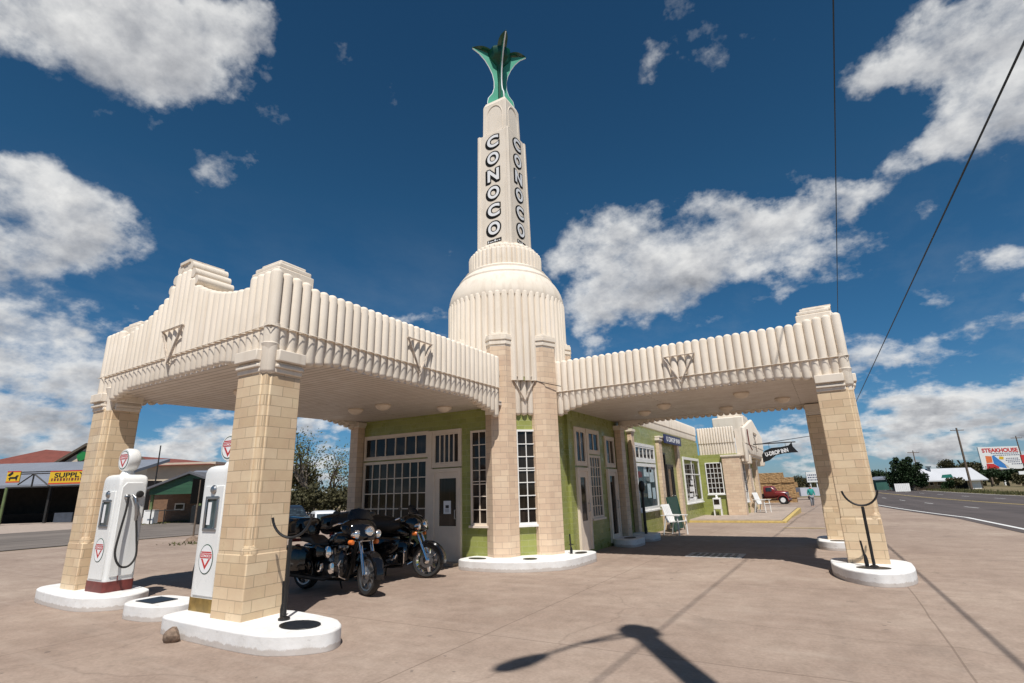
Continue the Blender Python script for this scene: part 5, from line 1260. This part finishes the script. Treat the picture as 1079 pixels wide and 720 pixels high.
# cream gable with a green round sign
gq=lambda px,py: at(px,py,56)
gm=thing('gabled_shop','small cream gabled shop with a green sign between the red roof and the supply store','shop',tuple(facade_frame(75,56)))
gb0=facade_frame(58,56); gw=(at(112,515,56)-at(58,515,56)).dot(Xf); zlo=zat(80,489,56); zhi=zat(88,470,56)
bs(MB().slab([(0,0),(gw,0),(gw,zlo),(gw*.5,zhi),(0,zlo)],gb0-Nf*6,Xf,Zv,Nf,6),'wall','cream2',gm)
bs(MB().slab([(-.5,zlo-.1),(gw*.5,zhi+.1),(gw+.5,zlo-.1),(gw+.5,zlo+.2),(gw*.5,zhi+.4),(-.5,zlo+.2)],gb0-Nf*6,Xf,Zv,Nf,6.4),'roof',vary('brown_shingle',(.09,.07,.05),.8,.2,2),gm)
bs(MB().obox(gb0+Zv*(zlo-1.2)+Nf*.02,Xf*gw,Zv*.5,Nf*1.2),'awning','redroof',gm)
bs(MB().lathe([(.5,0),(.5,.12)],gb0+Xf*gw*.42+Zv*zat(85,480,56)+Nf*.05,Nf,20),'sign_disc',vary('bright_green_sign',(.02,.20,.05),.4,.1,3),gm)
# porch building
Dp=38; o3=facade_frame(150,Dp); up=lambda px:(at(px,515,Dp)-o3).dot(Xf); zp=lambda px,py:zat(px,py,Dp)
pb=thing('porch_building','brown brick building with a green gabled porch seen between the two pumps','building',tuple(o3+Xf*up(190)))
apx=up(199); ele=zp(155,516.5); apz=zp(199,497.5); hw=up(199)-up(153)
zc_=zp(180,521)
bs(MB().obox(o3+Xf*up(130)-Nf*9,Xf*(up(224)-up(130)),Nf*6,Zv*(zc_+.05)),'wall','brownbrick',pb)
bs(MB().slab([(up(157),zc_),(apx+hw-.2,zc_),(apx+hw-.2,ele+.1),(apx,apz-.15),(up(157),ele+.1)],o3-Nf*.4,Xf,Zv,Nf,.3),'porch_gable','siding',pb)
bs(MB().slab([(apx-hw-.1,ele-.1),(apx-hw-.1,ele+.05),(apx,apz+.05),(apx+hw+.1,ele+.05),(apx+hw+.1,ele-.1),(apx,apz-.1)],o3-Nf*3.2,Xf,Zv,Nf,3.4),'porch_roof',vary('grey_shingle',(.10,.10,.11),.8,.15,2),pb)
zmb=zp(150,497.5)
bs(MB().add([o3+Xf*up(118)-Nf*2.6+Zv*(ele),o3+Xf*up(226)-Nf*2.6+Zv*(ele),o3+Xf*up(212)-Nf*10+Zv*zat(180,498,48),o3+Xf*up(118)-Nf*10+Zv*zat(140,498,48)],[(0,1,2,3)]),'roof','metalroof',pb)
for px in (157,209,240): bs(MB().obox(o3+Xf*up(px)-Nf*.5,Xf*.16,Nf*.16,Zv*zc_),'porch_post',vary('green_post_paint',(.12,.16,.06),.6,.2,4),pb)
bs(MB().obox(o3+Xf*(up(155))-Nf*.55,Xf*.75,Nf*.5,Zv*.95),'planter','white',pb)
for a,c_,d0,d1 in ((160,171,531.5,539.5),(181.5,195,533.5,540)):
    f=bs(MB().obox(o3+Xf*up(a)-Nf*3.0+Zv*zp(a,d1),Xf*(up(c_)-up(a)),Nf*.06,Zv*(zp(a,d0)-zp(a,d1))),'window','trim',pb)
    bs(MB().obox(o3+Xf*(up(a)+.1)-Nf*2.95+Zv*(zp(a,d1)+.1),Xf*(up(c_)-up(a)-.2),Nf*.03,Zv*(zp(a,d0)-zp(a,d1)-.2)),'pane','glass',f)
bs(MB().obox(o3+Xf*up(204)-Nf*.6,Xf*.7,Nf*.5,Zv*zp(205,533)),'vending_box','black',pb)
for px in (166,180): bs(MB().tube([o3+Xf*up(px)+Nf*.3,o3+Xf*up(px)+Nf*.3+Zv*1.0],.04,6),'railing_post','iron',pb)
bs(MB().tube([o3+Xf*up(160)+Nf*.3+Zv*.9,o3+Xf*up(196)+Nf*.3+Zv*.9],.03,6),'railing','iron',pb)
# thin pole and small sign post before the porch
q=gp(157,552); t_=thing('flag_pole','thin grey pole rising left of the green porch','pole',(q.x,q.y,0)); MB().lathe([(.06,0),(.045,5.6)],n=8).build('mast','iron',t_,local=True); MB().lathe([(.14,0),(.14,.08),(.07,.12)],n=12).build('foot','iron',t_,local=True)
q=gp(203,570); t_=thing('sign_post','brown sign post with a dark back-turned sign between the pumps','sign post',(q.x,q.y,0)); MB().tube([V(0,0,0),V(0,0,2.4)],.035,6).build('post','wood',t_,local=True); MB().box(-.02,-.3,1.45,.02,.32,2.45).build('sign_plate','dark',t_,local=True); MB().lathe([(.3,0),(.22,.1),(.06,.18)],n=9).build('rubble_foot','stone',t_,local=True)

# ------------------------------------------------------------------ across the road (right)
Dw=105
o4=facade_frame(955,Dw); uw=lambda px:(at(px,505,Dw)-o4).dot(Xf)
wb=thing('white_roofed_building','long low buff building with a white metal roof across the road','building',tuple(o4+Xf*uw(1000)))
zw=lambda px,py:zat(px,py,Dw)-o4.z
zev=zw(985,506.3); zri=zw(985,494.2)
x0,x1=uw(958),uw(1036)
bs(MB().obox(o4+Xf*x0-Nf*5,Xf*(x1-x0),Nf*5,Zv*zev),'wall','buffbrick',wb)
bs(MB().slab([(-.9,zev-.05),(2.6,zri+.1),(5.6,zev+.5),(5.6,zev+.25),(-.9,zev-.25)],o4+Xf*(x0-.6),-Nf,Zv,Xf,x1-x0+1.2),'roof','whiteroof',wb)
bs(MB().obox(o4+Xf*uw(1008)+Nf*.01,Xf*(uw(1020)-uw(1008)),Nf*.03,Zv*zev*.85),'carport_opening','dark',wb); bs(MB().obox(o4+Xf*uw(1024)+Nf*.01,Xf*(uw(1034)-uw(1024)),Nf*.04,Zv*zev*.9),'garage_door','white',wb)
for px in (972,980,988):
    f=bs(MB().obox(o4+Xf*uw(px)+Nf*.01+Zv*zev*.45,Xf*.9,Nf*.04,Zv*zev*.4),'window','trim',wb); bs(MB().obox(o4+Xf*(uw(px)+.08)+Nf*.051+Zv*(zev*.45+.08),Xf*.74,Nf*.01,Zv*(zev*.4-.16)),'pane','glass',f)
bs(MB().lathe([(.3,0),(.3,.9),(.5,.95),(.5,1.2)],o4+Xf*uw(991)-Nf*2.0+Zv*(zri-.6),n=10),'roof_vent','steel',wb)
q0=facade_frame(1000,102); t_=thing('green_sign','small faded green sign standing before the white roofed building','sign',tuple(q0))
zs=zat(1000,502,102)-q0.z
MB().slab([(-1.0,0),(-.7,.6),(1.0,.7),(1.3,.0)],q0+Zv*(zs-.3),Xf,Zv,Nf,.12).build('panel',vary('teal_sign_paint',(.02,.17,.13),.5,.1,2),t_); MB().obox(q0-Nf*.2,Xf*.2,Nf*.15,Zv*zs).build('post','wood',t_)
Dt=99; q0=facade_frame(943,Dt)
t_=thing('white_fence','white board fence beside the dark evergreen tree','fence',tuple(q0))
for k in range(8): MB().obox(q0+Xf*(.36*k),Xf*.335,Nf*.05,Zv*1.5).build('fence_board','white',t_)
MB().obox(q0-Nf*.05+Zv*1.1,Xf*2.9,Nf*.05,Zv*.1).build('rail','white',t_)
q0=facade_frame(924,118); t_=thing('green_shed','low green shed with a pale roof far down the road','shed',tuple(q0)); MB().obox(q0-Nf*4,Xf*5.0,Nf*4,Zv*2.3).build('wall',vary('dull_green_wall',(.03,.10,.08),.7,.1,1),t_); MB().slab([(-.3,2.3),(3.0,3.0),(5.3,2.5),(5.3,2.35),(-.3,2.2)],q0-Nf*4.2,Xf,Zv,Nf,4.5).build('roof','metalroof',t_)
# steakhouse billboard
Db=130; q0=facade_frame(1034,Db); ub=lambda px:(at(px,500,Db)-q0).dot(Xf); zb=lambda py:zat(1055,py,Db)-q0.z
bb=thing('billboard','big white billboard lettered STEAKHOUSE across the road','billboard',tuple(q0+Xf*ub(1056)))
xa,xb=ub(1041),ub(1085); za,zc_=zb(494.5),zb(470); W_=xb-xa; H_=zc_-za
fc=MB().obox(q0+Xf*xa+Zv*za,Xf*W_,Zv*H_,-Nf*.25).build('panel','signboard',bb)
text_mb('STEAKHOUSE',1.,q0+Xf*(xa+W_*.52)+Zv*(zc_-H_*.16)+Nf*.01,Xf,Zv,Nf,.02,.042,fit=(W_*.88,H_*.19)).build('lettering','red',fc,smooth=0)
m=MB(); rnd=random.Random(9)
for row,(u0,u1,zo) in enumerate(((.28,.95,.32),(.34,.95,.40),(.62,.90,.55),(.60,.92,.63),(.64,.94,.71),(.72,.95,.80))):
    x=xa+W_*u0
    while x<xa+W_*u1: w1=W_*rnd.uniform(.02,.045); m.obox(q0+Xf*x+Zv*(zc_-zo*H_)+Nf*.006,Xf*w1,Zv*H_*.034,Nf*.01); x+=w1+W_*.014
m.build('small_print','bluesign',fc)
def pan(mat,poly): MB().slab([(a*W_,c_*H_) for a,c_ in poly],q0+Xf*xa+Zv*za+Nf*.004,Xf,Zv,Nf,.012).build('picture_patch',mat,fc)
pan('orange',[(.12,.28),(.27,.30),(.28,.58),(.13,.60)]); pan('blue',[(.29,.26),(.40,.10),(.58,.03),(.56,.20),(.44,.42),(.34,.62),(.29,.60)]); pan('red',[(.10,.02),(.38,.02),(.40,.10),(.28,.25),(.11,.26)]); pan('signyellow',[(.44,.44),(.55,.42),(.57,.54),(.47,.57)]); pan('cream2',[(.46,.36),(.62,.14),(.64,.06),(.60,.04),(.54,.22),(.45,.40)])
for px in (1048,1061,1076): MB().obox(q0+Xf*ub(px)-Nf*.60,Xf*.4,Nf*.3,Zv*(za+1.5)).build('post','white' if px==1061 else 'wood',bb)
q0=facade_frame(1086,110); t_=thing('red_sign','red sign just entering at the right edge beside the billboard','sign',tuple(q0)); zq=lambda py:zat(1079,py,110)-q0.z; MB().obox(q0+Zv*zq(488)+Xf*-.1,Xf*4,Zv*(zq(479)-zq(488)),-Nf*.2).build('panel','red',t_); MB().obox(q0+Xf*1.5-Nf*.5,Xf*.25,Nf*.25,Zv*zq(484)).build('post','wood',t_)
MB().obox(q0+Zv*zq(500)+Xf*-1.5,Xf*4,Zv*(zq(496.5)-zq(500)),-Nf*.15).build('lower_panel','letter',t_)
# utility poles
def upole(px,D,ytop,label,arm=True,r0=.17,lean=0.):
    q=on(px,D); h=zat(px,ytop,D)-q[2]; o=thing('utility_pole',label,'utility pole',q,0,None)
    o.rotation_euler=(0,lean,0)
    MB().lathe([(r0,0),(r0*.65,h)],n=10).build('pole','wood',o,local=True)
    if arm:
        a=Xf*1.25; MB().obox(-a+V(0,0,h-.5),a*2,Nf*.12,V(0,0,.12)).build('crossarm','wood',o,local=True)
        for k in (-.9,-.4,.4,.9):
            MB().lathe([(.04,0),(.06,.08),(.03,.14)],Xf*1.1*k+V(0,0,h-.38),n=8).build('insulator','letter',o,local=True)
    return o
upole(1024,96,449,'tall utility pole with a crossarm standing before the white roofed building',r0=.22)
upole(971,110,474,'utility pole behind the dark evergreen tree',r0=.13)
upole(938,112,493,'thin bare utility pole left of the dark evergreen tree',False,.1)
upole(1086,115,458,'utility pole at the right edge above the red sign',r0=.16)
upole(864,92,484,'dark utility pole beyond the person in teal',False,.14)
q0=facade_frame(852,88); t_=thing('small_white_sign','white roadside sign board near the far utility pole','sign',tuple(q0)); MB().obox(q0+Zv*2.2,Xf*2.2,Zv*1.7,-Nf*.15).build('panel','signboard',t_); 
for k in (.5,1.6): MB().obox(q0+Xf*k-Nf*.3,Xf*.14,Nf*.14,Zv*3.6).build('post','letter',t_)
m=MB(); rnd=random.Random(4)
for r_ in range(3):
    x=.2
    while x<1.9: w1=rnd.uniform(.1,.25); m.obox(q0+Xf*x+Zv*(2.5+.4*r_)+Nf*.01,Xf*w1,Zv*.18,Nf*.01); x+=w1+.1
m.build('small_print','bluesign',t_)
q0=facade_frame(843,66); t_=thing('white_trailer','white low trailer parked between the old truck and the person','trailer',tuple(q0)); MB().obox(q0+Zv*.5,Xf*2.4,Zv*1.0,-Nf*1.8).build('box',vary('dull_white_trailer',(.45,.47,.52),.5,.1,1),t_); MB().lathe([(.3,-.1),(.3,.1)],q0+Xf*1.2+Zv*.3-Nf*.1,Nf,16).build('wheel','rubber',t_); MB().obox(q0+Zv*.45-Xf*.6-Nf*.9,Xf*.6,Zv*.1,-Nf*.1).build('tow_bar','iron',t_)

# ------------------------------------------------------------------ street lamp behind the photographer and the overhead wires
LP=V(7.75,-10.3,0); LH=11.3
lp=thing('street_lamp','tall street lamp standing just behind the camera, its shadow on the concrete','street lamp',tuple(LP))
MB().lathe([(.18,0),(.14,LH)],n=12).build('pole','wood',lp,local=True)
ad=V(-.30,-.95,0).normalized()
MB().tube([V(0,0,LH-.25),ad*.95+V(0,0,LH+.05),ad*1.6+V(0,0,LH+.05)],.032,8).tube([V(0,0,LH-.6),ad*.9+V(0,0,LH-.03)],.025,8).build('arm','steel',lp,local=True)
MB().rings([[ad*s+V(-ad.y,ad.x,0)*(w_*math.cos(a))+V(0,0,LH+.05+hh*math.sin(a)) for a in [2*PI*k/12 for k in range(12)]] for s,w_,hh in ((1.5,.05,.05),(1.6,.10,.07),(1.85,.15,.10),(2.08,.13,.08),(2.2,.05,.03))]).build('lamp_head','steel',lp,local=True)
MB().box(-.19,-.16,LH-.7,.19,.16,LH-.1).build('transformer','steel',lp,local=True,bevel=.04)
F1=at(884,462,64); F2=at(884.5,452,64)
N1=at(1079,45,8.3); N2=at(878,0,9.6)
def wire(F,N,ext,r,label,sag,name='overhead_wire'):
    E=F+(N-F)*ext; pts=[]
    for k in range(41): s=k/40; p=F.lerp(E,s); p.z-=sag*4*s*(1-s)*0; pts.append(p)
    return tag(MB().tube(pts,r,6).build(name,'black'),label,'wire'),E
w1,E1=wire(F1,N1,1.22,.022,'thick black overhead wire slanting across the upper right sky',0)
w2,E2=wire(F2,N2,1.30,.014,'thin twisted overhead wire dropping straight down behind the right canopy',0)
tw=w2.data
up_=thing('utility_pole','far utility pole hidden behind the right pillars that carries both wires','utility pole',(F1.x,F1.y,0)); MB().lathe([(.16,0),(.11,F2.z+.5)],n=10).build('pole','wood',up_,local=True); MB().obox(V(-.9,-.05,F2.z-.05),V(1.8,0,0),V(0,.1,0),V(0,0,.12)).build('crossarm','wood',up_,local=True)
for E,l_ in ((E1,'utility pole out of frame right that holds the thick wire'),(E2,'utility pole out of frame that holds the thin wire')):
    u_=thing('utility_pole',l_,'utility pole',(E.x,E.y,0)); MB().lathe([(.15,0),(.11,E.z+.2)],n=10).build('pole','wood',u_,local=True)
ww=MB().tube([at(797,468.5,34),at(870,457,60)],.03,6).build('overhead_wire','black'); tag(ww,'wire running from the far porch past the hanging sign','wire')
